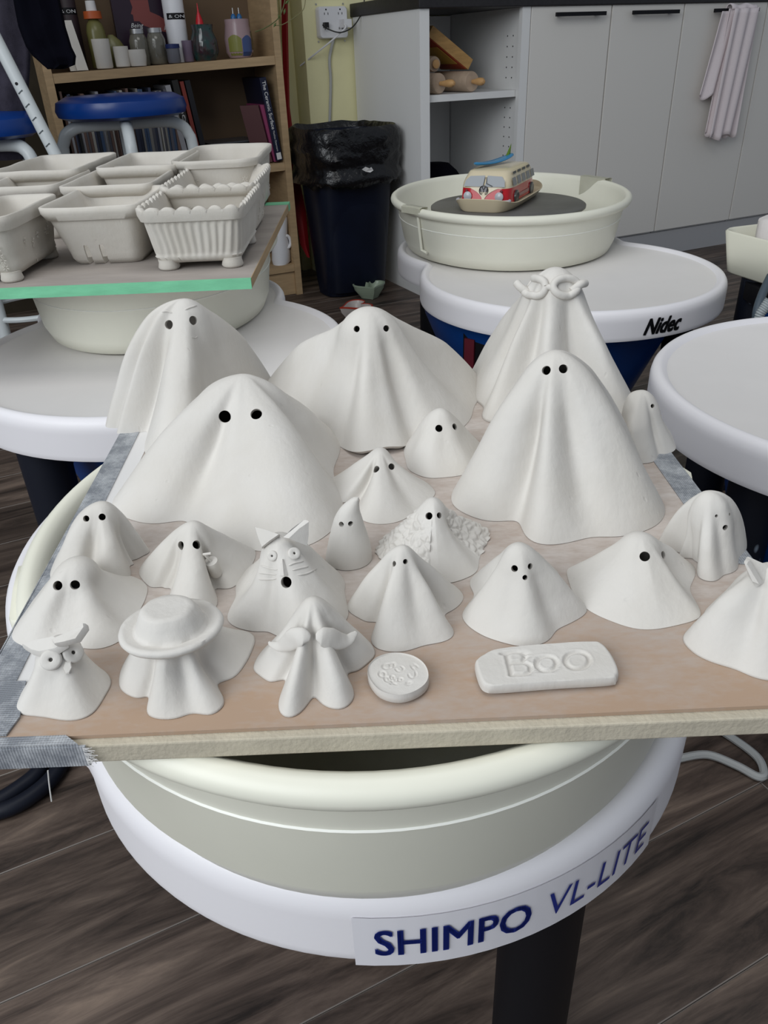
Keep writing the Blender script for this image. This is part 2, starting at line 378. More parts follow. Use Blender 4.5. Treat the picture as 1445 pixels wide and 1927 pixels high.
doors = [(0.431, 0.774, 'white cabinet door beside the open shelves, with black bar handle', (0.516, 0.728)),
         (0.778, 1.114, 'second white cabinet door right of the open shelves, bare black handle', (0.851, 1.066)),
         (1.118, 1.543, 'white cabinet whose black handle carries a hanging towel', (1.243, 1.470)),
         (1.547, 1.95, 'white cabinet door at the right picture edge, no handle in view', None)]
for a, b_, lb, h in doors:
    c = empty('base_cabinet'); tag(c, lb, 'cabinet')
    box('cabinet_body', RM(a, 0.0, 0.0), RU*(b_-a), RV*0.50, UZ*0.913, M['cab_in'], c)
    d = MB(); e = 0.0015; g = 0.001
    d.box(RM(a+g, -0.020, DZ0), RU*(b_-a-2*g), RV*0.0195, UZ*(DZ1-DZ0)); dd = d.go('door', M['cabinet'], c)
    bv = dd.modifiers.new('edge', 'BEVEL'); bv.width = 0.0015; bv.segments = 2
    if h: handle(h[0], h[1], 0.888, dd)
ki = box('toe_kick', RM(0.0, 0.020, 0.001), RU*0.0, RV*0.0, UZ*0.0, M['kick']) if False else None
kk = MB().box(RM(0.43, -0.010, 0.0), RU*1.52, RV*0.0095, UZ*0.098).go('baseboard_cabinets', M['kick']); tag(kk, kind='structure')
ct = MB().box(RM(-0.006, -0.030, 0.9135), RU*2.2, RV*0.540, UZ*0.042).go('worktop', M['counter'])
tag(ct, 'black laminate worktop lying over the white cabinets', 'worktop')
bv = ct.modifiers.new('edge', 'BEVEL'); bv.width = 0.003; bv.segments = 2

# towel on the third handle
tb = MB()
def drape(u0, u1, ztop, zbot, v0, folds, amp, ph, skew=0.0, n=60, m_=26, flare=0.0):
    rings = []; vs = []; fs = []
    for j in range(m_+1):
        t = j/m_
        for i in range(n+1):
            s = i/n
            u = (u0+(u1-u0)*s) + flare*(s-0.5)*t + skew*t
            v = v0 - amp*(0.35+0.65*t)*(math.sin(folds*2*PI*s+ph+0.8*t) + 0.4*math.sin(folds*5.3*s+2*ph))
            z = ztop-(ztop-zbot)*t + 0.010*math.sin(9*s+ph)*t
            vs.append(RM(u, v, z))
    for j in range(m_):
        for i in range(n):
            a = j*(n+1)+i; fs.append((a, a+1, a+n+2, a+n+1))
    return vs, fs
tb.add(*drape(1.312, 1.435, 0.892, 0.452, -0.072, 2.4, 0.011, 0.4, -0.035))
tb.add(*drape(1.270, 1.360, 0.885, 0.60, -0.053, 1.4, 0.009, 1.9, -0.05))
tb.add(*drape(1.395, 1.455, 0.895, 0.455, -0.056, 1.6, 0.010, 3.0, -0.015))
tb.add(*drape(1.300, 1.360, 0.893, 0.466, -0.0565, 1.6, 0.008, 2.0, -0.02))
# roll over the bar
rr_ = []
for i in range(31):
    s = i/30; u = 1.312+0.135*s
    rr_.append([RM(u, -0.046+0.0175*math.cos(a)*(1+.15*math.sin(17*s)), 0.890+0.017*math.sin(a)*(1+.2*math.sin(11*s+1))) for a in [PI*k/10 for k in range(11)]])
vs = [p for r in rr_ for p in r]; fs = [(j*11+i, j*11+i+1, j*11+i+12, j*11+i+11) for j in range(30) for i in range(10)]
tb.add(vs, fs)
tw = tb.go('towel', M['towel'], smooth=True, angle=80); sm = tw.modifiers.new('thick', 'SOLIDIFY'); sm.thickness = 0.004
tag(tw, 'pinkish white towel hanging from a black cabinet handle', 'towel')

# things in the open cabinet
def P_at(x, y, v):
    u, z = PV(x, y, v); return RM(u, v, z)
def rolling_pin(c, axis, r, l, hl, hr, label, pale):
    root = empty('rolling_pin'); tag(root, label, 'rolling pin', 'rolling pins in the open cabinet')
    ax = Vector(axis).normalized()
    MB().lathe(Vector(c)-ax*l/2, [(0.001, 0), (r*0.93, 0.001), (r, 0.006), (r, l-0.006), (r*0.93, l-0.001), (0.001, l)], 24, ax=ax).go('barrel', M['wood_pin_pale'], root, True)
    MB().lathe(Vector(c)+ax*(l/2+0.001), [(0.001, 0), (hr*0.55, 0.001), (hr*0.6, hl*0.15), (hr, hl*0.6), (hr*0.95, hl*0.85), (hr*0.5, hl*0.98), (0.001, hl)], 16, ax=ax).go('handle', M['wood_pin'], root, True)
    return root
ax1 = (-RV*1.0+RU*0.22)
def pin_at(px, py, ax, r, L, hl, hr, label):
    ax = Vector(ax).normalized(); e = RM(PV(px, py, .03)[0], .03, 0.6680+r); rolling_pin(e-ax*L/2, ax, r, L, hl, hr, label, 0)
pin_at(828, 150, (-RV*1.0+RU*0.30), 0.0320, 0.22, 0.066, 0.0125, 'rolling pin with orange wood handle at the left of the shelf')
pin_at(889, 148, (-RV*1.0+RU*0.16), 0.0320, 0.20, 0.060, 0.0125, 'rolling pin with orange wood handle lying right of its neighbour')
pu_, pz_ = PV(816, 118, .08); rolling_pin(RM(pu_+.004, .17, .668+.064+.0255), -RV, 0.024, 0.18, 0.012, 0.014, 'slim rolling pin lying on the others under the tilted box', 0)
wb = empty('wooden_box'); tag(wb, 'flat wooden box with a red and yellow panel, tilted on the rolling pins', 'box')
qA, qB, qC = P_at(881, 131, .07), P_at(890, 112, .07), P_at(823, 55, .07)
tv = qB-qA; lv_ = qC-qB; lv_ = lv_*1.12
box('case', qA, lv_, RV*.19, tv, M['box_wood'], wb)
tn2 = tv.normalized()*-.002
box('printed_panel', qA+tn2*1.05+lv_*.04+RV*.004, lv_*.9, RV*.18, -tn2, flat('red_print', (0.35, 0.05, 0.02)), wb)
box('yellow_panel', qA+tn2*1.6+lv_*.2+RV*.02, lv_*.5, RV*.14, -tn2*.5, flat('yellow_print', (0.5, 0.3, 0.05)), wb)
bb = []
for j in range(13):
    t = j/12; z = 0.1185+t*0.31; rr = 0.155*math.sqrt(max(0.0, 1-(t*0.96)**2.2))+0.004
    bb.append([RM(0.165+0.02*t+rr*0.95*math.cos(a)*(1+.08*math.sin(3*a+4*t)), 0.205+rr*1.0*math.sin(a)*(1+.07*math.sin(4*a+t)), z) for a in [2*PI*k/40 for k in range(40)]])
o = MB().loft(bb, 0, True, True).go('bag', M['blackcloth'], smooth=True, angle=80); tag(o, 'black cloth bag slumped in the bottom of the open cabinet', 'bag')

# outlet plate with plugs
VB = 0.513
def onwall(x, y): u, z = PV(x, y, 0.515); return u, z
ou0, oz1 = onwall(592, 13); ou1, oz0 = onwall(650, 72)
op = empty('wall_outlet'); tag(op, 'white six-way plug outlet on the yellow wall above the bin', 'outlet')
oc = ((ou0+ou1)/2, (oz0+oz1)/2); ow, oh = ou1-ou0, oz1-oz0
rr = rrect(ow, oh, 0.012)
MB().loft([[RM(oc[0]+x*s, VB-d, oc[1]+y*s) for x, y in rr] for s, d in ((1, 0), (1, 0.024), (0.94, 0.030))], 0, True, True).go('housing', M['white_plastic'], op, True)
for (qx, qy) in ((-.24, .32), (.24, .32), (-.24, -.14), (.24, -.14)):
    s = MB(); U_ = oc[0]+qx*ow; Z_ = oc[1]+qy*oh
    s.lathe(RM(U_, VB-0.0301, Z_+0.008), [(0.0028, 0), (0.0028, 0.0008)], 8, ax=-RV)
    s.box(RM(U_-0.008, VB-0.0309, Z_-0.008), RU*0.002, RV*0.0008, UZ*0.007); s.box(RM(U_+0.006, VB-0.0309, Z_-0.008), RU*0.002, RV*0.0008, UZ*0.007)
    s.go('socket', M['black'], op)
for sx_, sy_ in ((-1, 1), (1, 1), (-1, -1), (1, -1)):
    MB().lathe(RM(oc[0]+sx_*ow*0.46, VB, oc[1]+sy_*oh*0.58), [(0.003, 0), (0.003, 0.002)], 8, ax=-RV).go('screw', M['steel'], op)
pl = empty('black_plug'); tag(pl, 'small black plug with thin black cable in the wall outlet', 'plug')
pu, pz = onwall(605, 48)
box('plug_body', RM(pu-0.008, VB-0.050, pz-0.008), RU*0.016, RV*0.019, UZ*0.016, M['cableblack'], pl)
cp = [P_at(607, 47, 0.463), P_at(618, 55, 0.44), P_at(640, 61, 0.42), P_at(662, 52, 0.40), P_at(678, 30, 0.42), P_at(685, 5, 0.44), P_at(688, -60, 0.46)]
MB().tube(cr(cp), 0.0022, 8).go('cable', M['cableblack'], pl, True)
pl = empty('white_charger'); tag(pl, 'white cube charger in the wall outlet with drooping white cable', 'charger')
pu, pz = onwall(640, 46)
box('charger_body', RM(pu-0.017, VB-0.075, pz-0.012), RU*0.030, RV*0.044, UZ*0.026, M['white_plastic'], pl)
cp = [P_at(648, 46, 0.432), P_at(650, 52, 0.42), P_at(638, 64, 0.43), P_at(620, 80, 0.45), P_at(600, 96, 0.48), P_at(585, 108, 0.505), P_at(565, 124, 0.55)]
MB().tube(cr(cp), 0.003, 8).go('cable', M['white_plastic'], pl, True)
tag(MB().tube(cr([RM(oc[0]+0.005, VB-0.006, oz0-0.003), P_at(620, 110, 0.505), P_at(622, 150, 0.506), P_at(621, 205, 0.506), P_at(618, 300, 0.507)]), 0.0055, 8).go('wall_cable', M['cablewhite'], smooth=True),
    'thick grey cable running down the yellow wall below the outlet', 'cable')

# red cloth
rc = []
for (xl, xr, y, v) in ((529, 541, -40, .50), (530, 542, 60, .50), (535, 545, 200, .49), (548, 562, 330, .42), (555, 576, 400, .36), (565, 581, 460, .33), (578, 583, 484, .32)):
    a = P_at(xl, y, v); b_ = P_at(xr, y, v)
    rc.append([a, a*0.5+b_*0.5-RV*0.012, b_, a*0.5+b_*0.5+RV*0.012])
o = MB().loft(rc, 0, True, True).go('cloth_strap', M['red'], smooth=True, angle=60); tag(o, 'narrow dark red cloth strap hanging between bookcase and bin', 'strap')
# plant tendril
tn = empty('hanging_tendril'); tag(tn, 'thin green plant tendril dangling in front of the bookcase edge', 'plant')
MB().tube(cr([P_at(540, -30, .2), P_at(534, 10, .2), P_at(523, 35, .2), P_at(500, 52, .21), P_at(480, 60, .22)]), 0.0018, 6).go('stem', flat('tendril', (0.10, 0.12, 0.04)), tn, True)
MB().tube(cr([P_at(575, -20, .25), P_at(572, 15, .25), P_at(555, 32, .25), P_at(532, 46, .24), P_at(518, 48, .24)]), 0.0014, 6).go('stem', flat('tendril2', (0.22, 0.2, 0.09)), tn, True)
for (x, y, a, l) in ((534, 28, 1.2, .02), (527, 36, 2.0, .016), (520, 42, 4.0, .018), (536, 8, 0.6, .02)):
    c = P_at(x, y, .195); d = RU*math.cos(a)+UZ*math.sin(a); s = d.cross(RV)
    mk('leaf', [c, c+d*l*.5+s*l*.22, c+d*l, c+d*l*.5-s*l*.22, c+d*l*.5-RV*.003], [(0, 1, 4), (1, 2, 4), (2, 3, 4), (3, 0, 4)], flat('leaf', (0.09, 0.13, 0.03)), tn)

# bin with black bag
bn = empty('waste_bin'); tag(bn, 'tall navy bin lined with a crumpled black bag beside the cabinet', 'bin')
bc = (-0.186, 0.215)
def binring(w, d, z, k=24, wob=0.0, ph=0.0):
    pts = []
    for i in range(64):
        a = 2*PI*i/64; ce, se = math.cos(a), math.sin(a); e = 0.55
        x = w/2*math.copysign(abs(ce)**e, ce); y = d/2*math.copysign(abs(se)**e, se)
        q = 1+wob*(noise.noise((math.cos(a)*2.2+ph, math.sin(a)*2.2, z*16)))
        pts.append(RM(bc[0]+x*q, bc[1]+y*q, z+(wob*0.10*noise.noise((math.cos(a)*3, math.sin(a)*3, ph+7)))))
    return pts
MB().loft([binring(w, d, z) for w, d, z in ((.245, .16, .004), (.255, .18, .05), (.285, .25, .30), (.315, .31, .56), (.325, .32, .565), (.30, .30, .563), (.24, .2, .02))], 0, True, True).go('bin_body', M['bin'], bn, True)
br = [binring(.26, .25, .40, wob=.05), binring(.30, .30, .555, wob=.04, ph=1), binring(.335, .335, .582, wob=.05, ph=2), binring(.35, .35, .570, wob=.06, ph=3)]
zs = np.linspace(.54, .40, 9)
br += [binring(.344+.010*math.sin(i), .350+.01*math.cos(2*i), z, wob=.09, ph=3+i*.45) for i, z in enumerate(zs)]
for i in range(64):
    br[-1][i] = br[-1][i] - UZ*(0.03*noise.noise((i*.35, 1, 2)))
bg = MB().loft(br).go('bin_bag', M['blackplastic'], bn, True, angle=60); s_ = bg.modifiers.new('t', 'SOLIDIFY'); s_.thickness = 0.0012
lab = P_at(670, 293, bc[1]-.2)
bs = MB()
for k in range(7):
    a = 2*PI*k/7; 
c0 = RM(-0.185, .215-.188, .452)
mk('bag_scrap', [c0+RU*x+UZ*z-RV*.004*((i % 3)) for i, (x, z) in enumerate(((-.02, .004), (-.008, .012), (.006, .006), (.016, .009), (.022, -.002), (.008, -.007), (-.006, -.004)))], [(0, 6, 5, 4, 3, 2, 1)], M['paper'], bn)

# ------------------------------------------------------------------ bookcase
BO = PZ(570, 553, 0.0); BU, BVv = (BO-RP0).dot(RU), (BO-RP0).dot(RV)
def BK(u, v, z): return BO + RU*u + RV*v + UZ*z
def bkp(x, y, v=0.0):
    u, z = PV(x, y, BVv+v); return u-BU, z
bk = empty('bookcase'); tag(bk, 'light wood bookcase crammed with books and small pots', 'bookcase')
BD = 0.245; BW = 0.765
box('side_panel', BK(-0.024, 0, 0), RU*0.024, RV*BD, UZ*1.30, M['birch'], bk)
box('side_panel', BK(-BW, 0, 0), RU*0.024, RV*BD, UZ*1.30, M['birch'], bk)
box('back_panel', BK(-BW+.0245, BD-.008, .02), RU*(BW-.049), RV*.0075, UZ*1.26, mat('back_board', (0.13, 0.085, 0.05), 0.8), bk)
def shelf(z0, z1, th=0.026):
    d = RU*(BW-0.049)+UZ*(z1-z0)
    box('shelf', BK(-BW+0.0245, 0.002, z0), d, RV*(BD-.012), UZ*th, M['birch'], bk)
shelf(.752, .776); shelf(.436, .446); shelf(.090, .090); shelf(1.27, 1.27)
box('plinth', BK(-BW+.0245, 0.012, .002), RU*(BW-.049), RV*.018, UZ*.086, M['birch'], bk)
def zs1(u): return .752+.024*(u+BW)/BW+.0265
def zs2(u): return .436+.010*(u+BW)/BW+.0265
# middle shelf: rows of thin spines
cols = [(0.03, 0.035, 0.05), (0.05, 0.06, 0.10), (0.25, 0.24, 0.22), (0.10, 0.10, 0.12), (0.02, 0.02, 0.02), (0.30, 0.30, 0.32), (0.06, 0.10, 0.18), (0.16, 0.10, 0.08), (0.42, 0.40, 0.36)]
u = -BW+.034; k = 0
while u < -.375:
    w = rng.uniform(.0045, .0105); h = rng.uniform(.232, .262)*(1 if k % 9 else 1.03); ci = int(rng.integers(0, 9))
    o = MB().box(BK(u, .012+rng.uniform(0, .012), zs2(u)), RU*(w-.0006), RV*.19, UZ*h).go('magazine', flat('spine_%d' % ci, cols[ci], 0.5))
    tag(o, 'thin magazine standing in the packed row behind the blue stool', 'magazine', 'magazines on the middle shelf')
    u += w; k += 1
for i, (a, b_, s, lb) in enumerate(((-BW+.036, -.600, 'CURRENT', 'white label strip marked CURRENT along the magazine row'), (-.596, -.520, 'PERIOD', 'short handwritten label strip in the middle of the magazine row'), (-.515, -.385, 'FUSION!', 'white label strip marked FUSION along the magazine row'))):
    r = empty('label_strip'); tag(r, lb, 'label')
    z0 = zs2(a)+.030
    box('strip', BK(a, .004, z0), RU*(b_-a), RV*.004, UZ*.034, flat('strip_w', (.34, .32, .28)), r)
    text_plane('lettering', s, BK(a+.012, .0035, z0+.008), RU, UZ, (b_-a)*.7, M['blacktext'], r, height=.018)
def book(name, O, X, Y, Z, m, label, grp=None, pages=True, title=None, tmat='whitetext', tbox=None):
    r = empty(name); tag(r, label, 'book', grp)
    box('cover', O, X, Y, Z, m, r)
    return r
def lean(u_bot, v, z_bot, h, w, ang, d): # spine quad leaning to +u by ang
    up = UZ*math.cos(ang)+RU*math.sin(ang); rt = RU*math.cos(ang)-UZ*math.sin(ang)
    return BK(u_bot, v, z_bot), rt*w, RV*d, up*h, rt, up
O_, X_, Y_, Z_, rt, up = lean(-.372, .012, zs2(-.37)+.003, .262, .017, -.12, .19); book('binder', O_, X_, Y_, Z_, flat('bkw', (.34, .34, .36)), 'pale grey book leaning left of the patterned spines')
O_, X_, Y_, Z_, rt, up = lean(-.350, .010, zs2(-.35)+.003, .275, .020, -.11, .19); r = book('book', O_, X_, Y_, Z_, flat('bkblk', (.015, .014, .013)), 'black book with pale lettered spine beside the red book')
text_plane('lettering', 'TECHNIQUES', O_+rt*.015+up*.03, up, -rt, .20, M['whitetext'], r, height=.010)
O_, X_, Y_, Z_, rt, up = lean(-.3245, .010, zs2(-.32)+.003, .270, .012, -.11, .19); book('book', O_, X_, Y_, Z_, flat('bkred', (.20, .03, .02)), 'thin rust red book in the middle of the bookcase')
O_, X_, Y_, Z_, rt, up = lean(-.308, .010, zs2(-.31)+.003, .272, .017, -.11, .19); book('book', O_, X_, Y_, Z_, flat('bkblk2', (.008, .008, .012)), 'plain black book right of the rust red one')
# lying black book, title on spine
r = empty('book'); tag(r, 'thick black book lying flat with its white title on the spine', 'book')
ux, zx = bkp(378, 245); ux2, zx2 = bkp(490, 240)
zb = zs2(-.2)+.030
r0b = empty('book'); tag(r0b, 'plain dark book lying under the thick lettered black book', 'book')
box('cover', BK(-.268, .058, zs2(-.2)+.003), RU*.170+UZ*.0035, RV*.15, UZ*.026, flat('bkblk4', (.02, .018, .02)), r0b)
box('cover', BK(-.272, .050, zb), RU*.176+UZ*.0035, RV*.17, UZ*.042, flat('bkblk3', (.006, .006, .007), 0.35), r)
box('page_block', BK(-.27, .054, zb+.0425), RU*.172+UZ*.0035, RV*.16, UZ*.004, flat('grey_cover', (.07, .075, .085), 0.3), r)
text_plane('title', '500 RAKU', BK(-.216, .0495, zb+.014), RU, UZ, .068, M['whitetext'], r, height=.017)
box('cover_picture', BK(-.264, .0488, zb+.006), RU*.026, RV*.001, UZ*.028, flat('pinkpic', (.25, .18, .19)), r)
# pink book, navy book leaning
O_, X_, Y_, Z_, rt, up = lean(-.142, .050, zs2(-.13)+.002, .200, .012, -.20, .15)
O2 = BK(-.075, .03, zs2(-.08)+.002)
r = empty('book'); tag(r, 'pink and purple book leaning open-faced behind the navy book', 'book')
upb = (UZ*math.cos(.17)-RU*math.sin(.17)); frb = (-RU*.50-RV*.0+RV*.20)
box('cover', BK(-.058, .035, zs2(-.07)+.004), -RU*.060+RV*.02, -RV*.012-RU*.004, upb*.185, flat('dkred', (.085, .03, .032)), r)
box('spine', BK(-.056, .020, zs2(-.07)+.004), RU*.015, RV*.16, upb*.185, flat('pink', (.28, .05, .13)), r)
r = empty('book'); tag(r, 'tall navy book with white title leaning against the bookcase side', 'book')
ang = -.125; up = UZ*math.cos(ang)+RU*math.sin(ang); rt = RU*math.cos(ang)-UZ*math.sin(ang)
O_ = BK(-.0555+.004, .008, zs2(-.03)+.006)
box('cover', O_, rt*.0235, RV*.20, up*.262, flat('navy', (.007, .010, .030), 0.35), r)
text_plane('title', 'The Ceramic Surface', O_+rt*.0065-RV*.0004+up*.252, -up, rt, .150, M['whitetext'], r, height=.0125, bold=.012)
text_plane('author', 'Matthias Ostermann', O_+rt*.0085-RV*.0004+up*.097, -up, rt, .066, M['whitetext'], r, height=.007)
box('spine_label', O_+rt*.004-RV*.0014+up*.004, rt*.017, RV*.001, up*.022, M['paper'], r)

# top shelf items
def base_on_shelf(x, dv):
    u, z = bkp(x, 112, dv); return u
def at_shelf(x, dv): u = base_on_shelf(x, dv); return BK(u, dv, zs1(u)+.0015), u
def hgt(x, ytop, dv): return PV(x, ytop, BVv+dv)[1]
def shelf_lathe(name, x, dv, ytop, rpx, prof, m, label, cat, parts=None, n=28):
    p, u = at_shelf(x, dv); h = hgt(x, ytop, dv)-p.z; d = (p-cC).dot(cF); r = rpx*d/CAM_F
    root = empty(name); tag(root, label, cat)
    MB().lathe(p, [(a*r, b_*h) for a, b_ in prof], n).go('body', m, root, True)
    return root, p, h, r
# ceramic strips
for (x, w, yt, dv, lb) in ((136, 7, 38, .06, 'narrow pale clay test strip in shadow'), (152, 10, 37, .035, 'broad pale clay test strip at the left of the top shelf')):
    p, u = at_shelf(x, dv); h = hgt(x, yt, dv)-p.z; k = (p-cC).dot(cF)/CAM_F
    o = MB().box(p-RU*w*k, RU*w*2*k, RV*.012+UZ*.0, UZ*h-RU*.018+RV*.02).go('clay_strip', M['clay_planter']); tag(o, lb, 'clay strip')
root, p, h, r = shelf_lathe('squeeze_bottle', 190, .10, 12, 17, [(0, 0), (.95, .01), (1, .05), (1, .6), (.8, .72), (.55, .78), (.5, .8)], flat('olive', (.16, .15, .05), .3), 'olive glaze bottle with orange collar and white cap', 'bottle')
MB().lathe(p+UZ*h*.805, [(0, 0), (.95*r, 0), (.9*r, h*.12), (0, h*.12)], 20).go('collar', flat('orange', (.45, .09, .02)), root, True)
MB().lathe(p+UZ*h*.93, [(0, 0), (.55*r, 0), (.5*r, h*.16), (0, h*.16)], 20).go('cap', M['paper'], root, True)
pr_cup = [(0, 0), (.85, 0), (.95, .04), (1, 1), (.9, 1), (.82, .1), (0, .1)]
shelf_lathe('clay_cup', 195, .035, 73, 16, pr_cup, M['clay_planter'], 'tall plain clay cup on the top shelf', 'cup')
shelf_lathe('clay_cup', 230, .035, 87, 14, pr_cup, M['clay_planter'], 'small clay cup between the tall cup and the low bowl', 'cup')
shelf_lathe('clay_bowl', 259, .030, 93, 17, [(0, 0), (.85, 0), (1, .6), (.95, 1), (.8, .98), (.7, .2), (0, .15)], M['clay_planter'], 'low lumpy clay bowl in front of the jars', 'bowl')
p, u = at_shelf(222, .11)
o = MB().loft([[p+RU*(.033*s*math.cos(a))+RV*(.02*s*math.sin(a))+UZ*z+RU*dx_ for a in [2*PI*i/20 for i in range(20)]] for s, z, dx_ in ((.9, 0, 0), (1.1, .02, 0), (1, .05, 0), (.7, .075, -.006), (.25, .09, -.01))], 0, True, True).go('glaze_bag', flat('olivebag', (.17, .16, .06), .3), smooth=True); tag(o, 'yellow olive plastic bag behind the small clay cups', 'bag')
# dark book with portrait
r = empty('book'); tag(r, 'dark upright book with a reddish face and white script on its cover', 'book')
ub0, _ = bkp(226, 100, .15); ub1, _ = bkp(322, 100, .15); zb = zs1(ub0)+.002
box('cover', BK(ub0, .15, zb), RU*(ub1-ub0), RV*.02, UZ*.25, flat('plum', (.022, .010, .022), .35), r)
def poly_on(name, pts, m, off=.0008):
    P = []
    for x, y in pts:
        uu, zz = bkp(x, y, .15); P.append(BK(uu, .15-off, zz))
    return mk(name, P, [tuple(range(len(P)))], m, r)
poly_on('face_shape', [(244, 0), (278, 0), (282, 22), (300, 30), (318, 42), (320, 62), (300, 58), (270, 48), (262, 40), (252, 40), (250, 28), (246, 26), (249, 14)], flat('faceprint', (.20, .05, .045)))
uu, zz = bkp(247, 55, .15)
text_plane('title', 'Being', BK(uu, .1485, zz), RU, UZ+RU*.05, .040, M['whitetext'], r, shear=.3)
uu, zz = bkp(309, 57, .15); text_plane('title', 'k', BK(uu, .1485, zz), RU, UZ, .010, M['whitetext'], r, shear=.3)
# mason jars
for x, dv, yt, lb in ((266, .075, 54, 'left of two glass jars of grey slip'), (299, .07, 52, 'right of two glass jars of grey slip')):
    root, p, h, rr_m = shelf_lathe('mason_jar', x, dv, yt, 17, [(0, 0), (.9, 0), (1, .05), (1, .68), (.8, .82), (.72, .86)], M['glassgrey'], lb, 'jar')
    root['group'] = 'glass jars of slip'
    MB().lathe(p+UZ*h*.865, [(0, 0), (.76*rr_m, 0), (.76*rr_m, h*.13), (0, h*.135)], 24).go('lid', M['steel'], root, True)
def tube_label(root, p, r, z0, z1, txt):
    rs = []
    for z in (z0, z1): rs.append([p+(-RV*math.cos(a)+RU*math.sin(a))*(r*1.02)+UZ*z for a in np.linspace(-1.0, 1.0, 12)])
    vs = rs[0]+rs[1]; mk('label_band', vs, [(i, i+1, i+13, i+12) for i in range(11)], M['black'], root)
    text_plane('lettering', txt, p-RV*(r*1.03)-RU*r*.8+UZ*(z0+(z1-z0)*.22), RU, UZ, r*1.5, M['whitetext'], root, height=(z1-z0)*.5)
root, p, h, r_ = shelf_lathe('white_tube', 340, .09, -30, 19, [(0, 0), (.98, 0), (1, .01), (1, .99), (.95, 1), (0, 1)], M['white_plastic'], 'white cylinder with a black label band on the top shelf', 'tube')
tube_label(root, p, r_, hgt(340, 37, .09)-p.z, hgt(340, 25, .09)-p.z, '& ON')
root, p, h, r_ = shelf_lathe('dark_tube', 145, .14, -30, 17, [(0, 0), (.98, 0), (1, .01), (1, .99), (.95, 1), (0, 1)], flat('dktube', (.03, .018, .022)), 'dark cylinder with a black label behind the clay strips', 'tube')
tube_label(root, p, r_, hgt(145, 28, .14)-p.z, hgt(145, 15, .14)-p.z, '& ON')
root, p, h, r_ = shelf_lathe('small_jar', 328, .028, 82, 12, [(0, 0), (.9, 0), (1, .1), (1, .75)], flat('greyjar', (.13, .13, .15), .2), 'small grey jar with dark blue lid', 'jar')
MB().lathe(p+UZ*h*.76, [(0, 0), (1.08*r_, 0), (1.08*r_, h*.22), (0, h*.24)], 20).go('lid', flat('bluelid', (.01, .02, .10)), root, True)
shelf_lathe('purple_glass', 356, .05, 76, 10, pr_cup, flat('purpleg', (.16, .12, .17), .2), 'small purple tinted glass left of the dark vase', 'glass')
root, p, h, r_ = shelf_lathe('glazed_vase', 388, .045, 46, 26, [(0, 0), (.75, 0), (1, .25), (.95, .55), (.72, .82), (.78, 1), (.68, 1), (.6, .8), (.8, .5), (0, .1)], mat('vase_glaze', (.05, .018, .022), .12, .6, noise_amt=.5, noise_scale=25, col2=(.012, .05, .045)), 'round vase glazed dark red and green holding a red cone', 'vase')
o = MB().lathe(p+UZ*h*1.003-RU*.006, [(0, 0), (.013, 0), (.011, .012), (.003, .035), (.001, .058)], 16).go('nozzle', flat('redcone', (.5, .01, .02), .3), smooth=True); tag(o, 'pointed red nozzle standing in the dark glazed vase', 'nozzle')
root, p, h, r_ = shelf_lathe('painted_cup', 453, .05, 36, 26, [(0, 0), (.75, 0), (.98, .15), (1, .5), (.85, .85), (.86, 1), (.76, 1), (.75, .8), (0, .1)], flat('pinkcup', (.34, .24, .25), .25), 'rounded cup painted in pink, olive and blue patches', 'cup')
for a0, a1, z0, z1, col in ((-1.1, -.1, 0.06, .5, (.20, .20, .05)), (-.05, .75, .04, .48, (.05, .08, .2)), (.8, 1.2, .1, .6, (.12, .1, .05))):
    vs = []
    for j in range(5):
        z = z0+(z1-z0)*j/4; rz = np.interp(z, [0, .15, .5, .85], [.75, .98, 1, .85])*r_*1.015
        for a in np.linspace(a0, a1, 8): vs.append(p+(-RV*math.cos(a)+RU*math.sin(a))*rz+UZ*(z+ (.10*math.sin((a-a0)/(a1-a0)*PI) if j == 4 else 0))*h)
    mk('painted_patch', vs, [(j*8+i, j*8+i+1, j*8+i+9, j*8+i+8) for j in range(4) for i in range(7)], flat('patch%s' % a0, col, .25), root)
for dx_, lb in ((-.009, 'left blue-collared dropper tip in the painted cup'), (.011, 'right blue-collared dropper tip in the painted cup')):
    t = empty('dropper'); tag(t, lb, 'dropper')
    MB().lathe(p+RU*dx_+UZ*(h+.001), [(0, 0), (.009, 0), (.009, .006), (.004, .014), (0, .014)], 14).go('collar', flat('bluetip', (.02, .12, .3), .3), t, True)
    MB().lathe(p+RU*dx_+UZ*(h+.0155), [(0, 0), (.0022, 0), (.0018, .016), (0, .016)], 10).go('needle', M['steel'], t, True)

# white plastic jug in the bottom compartment
jg = empty('plastic_jug'); tag(jg, 'white plastic jug with round loop handle low in the bookcase', 'jug')
def bpt(x, y, v): uu, zz = bkp(x, y, v); return BK(uu, v, zz)
rings = []
for (xl, xr, y) in ((518, 532, 396), (514, 540, 410), (512, 540, 440), (512, 545, 470), (512, 546, 490), (516, 534, 504)):
    a = bpt(xl, y, .04); b_ = bpt(xr, y, .04); rings.append([a*.5+b_*.5+(b_-a)*.5*math.cos(t)+RV*.03*math.sin(t) for t in [2*PI*i/20 for i in range(20)]])
MB().loft(rings, 0, True, True).go('jug_body', M['white_plastic'], jg, True)
hc = bpt(540, 455, .02)
MB().tube([hc+(RU*math.cos(a)*.014+UZ*math.sin(a)*.022) for a in np.linspace(0, 2*PI, 25)], .006, 10).go('loop_handle', M['white_plastic'], jg, True)

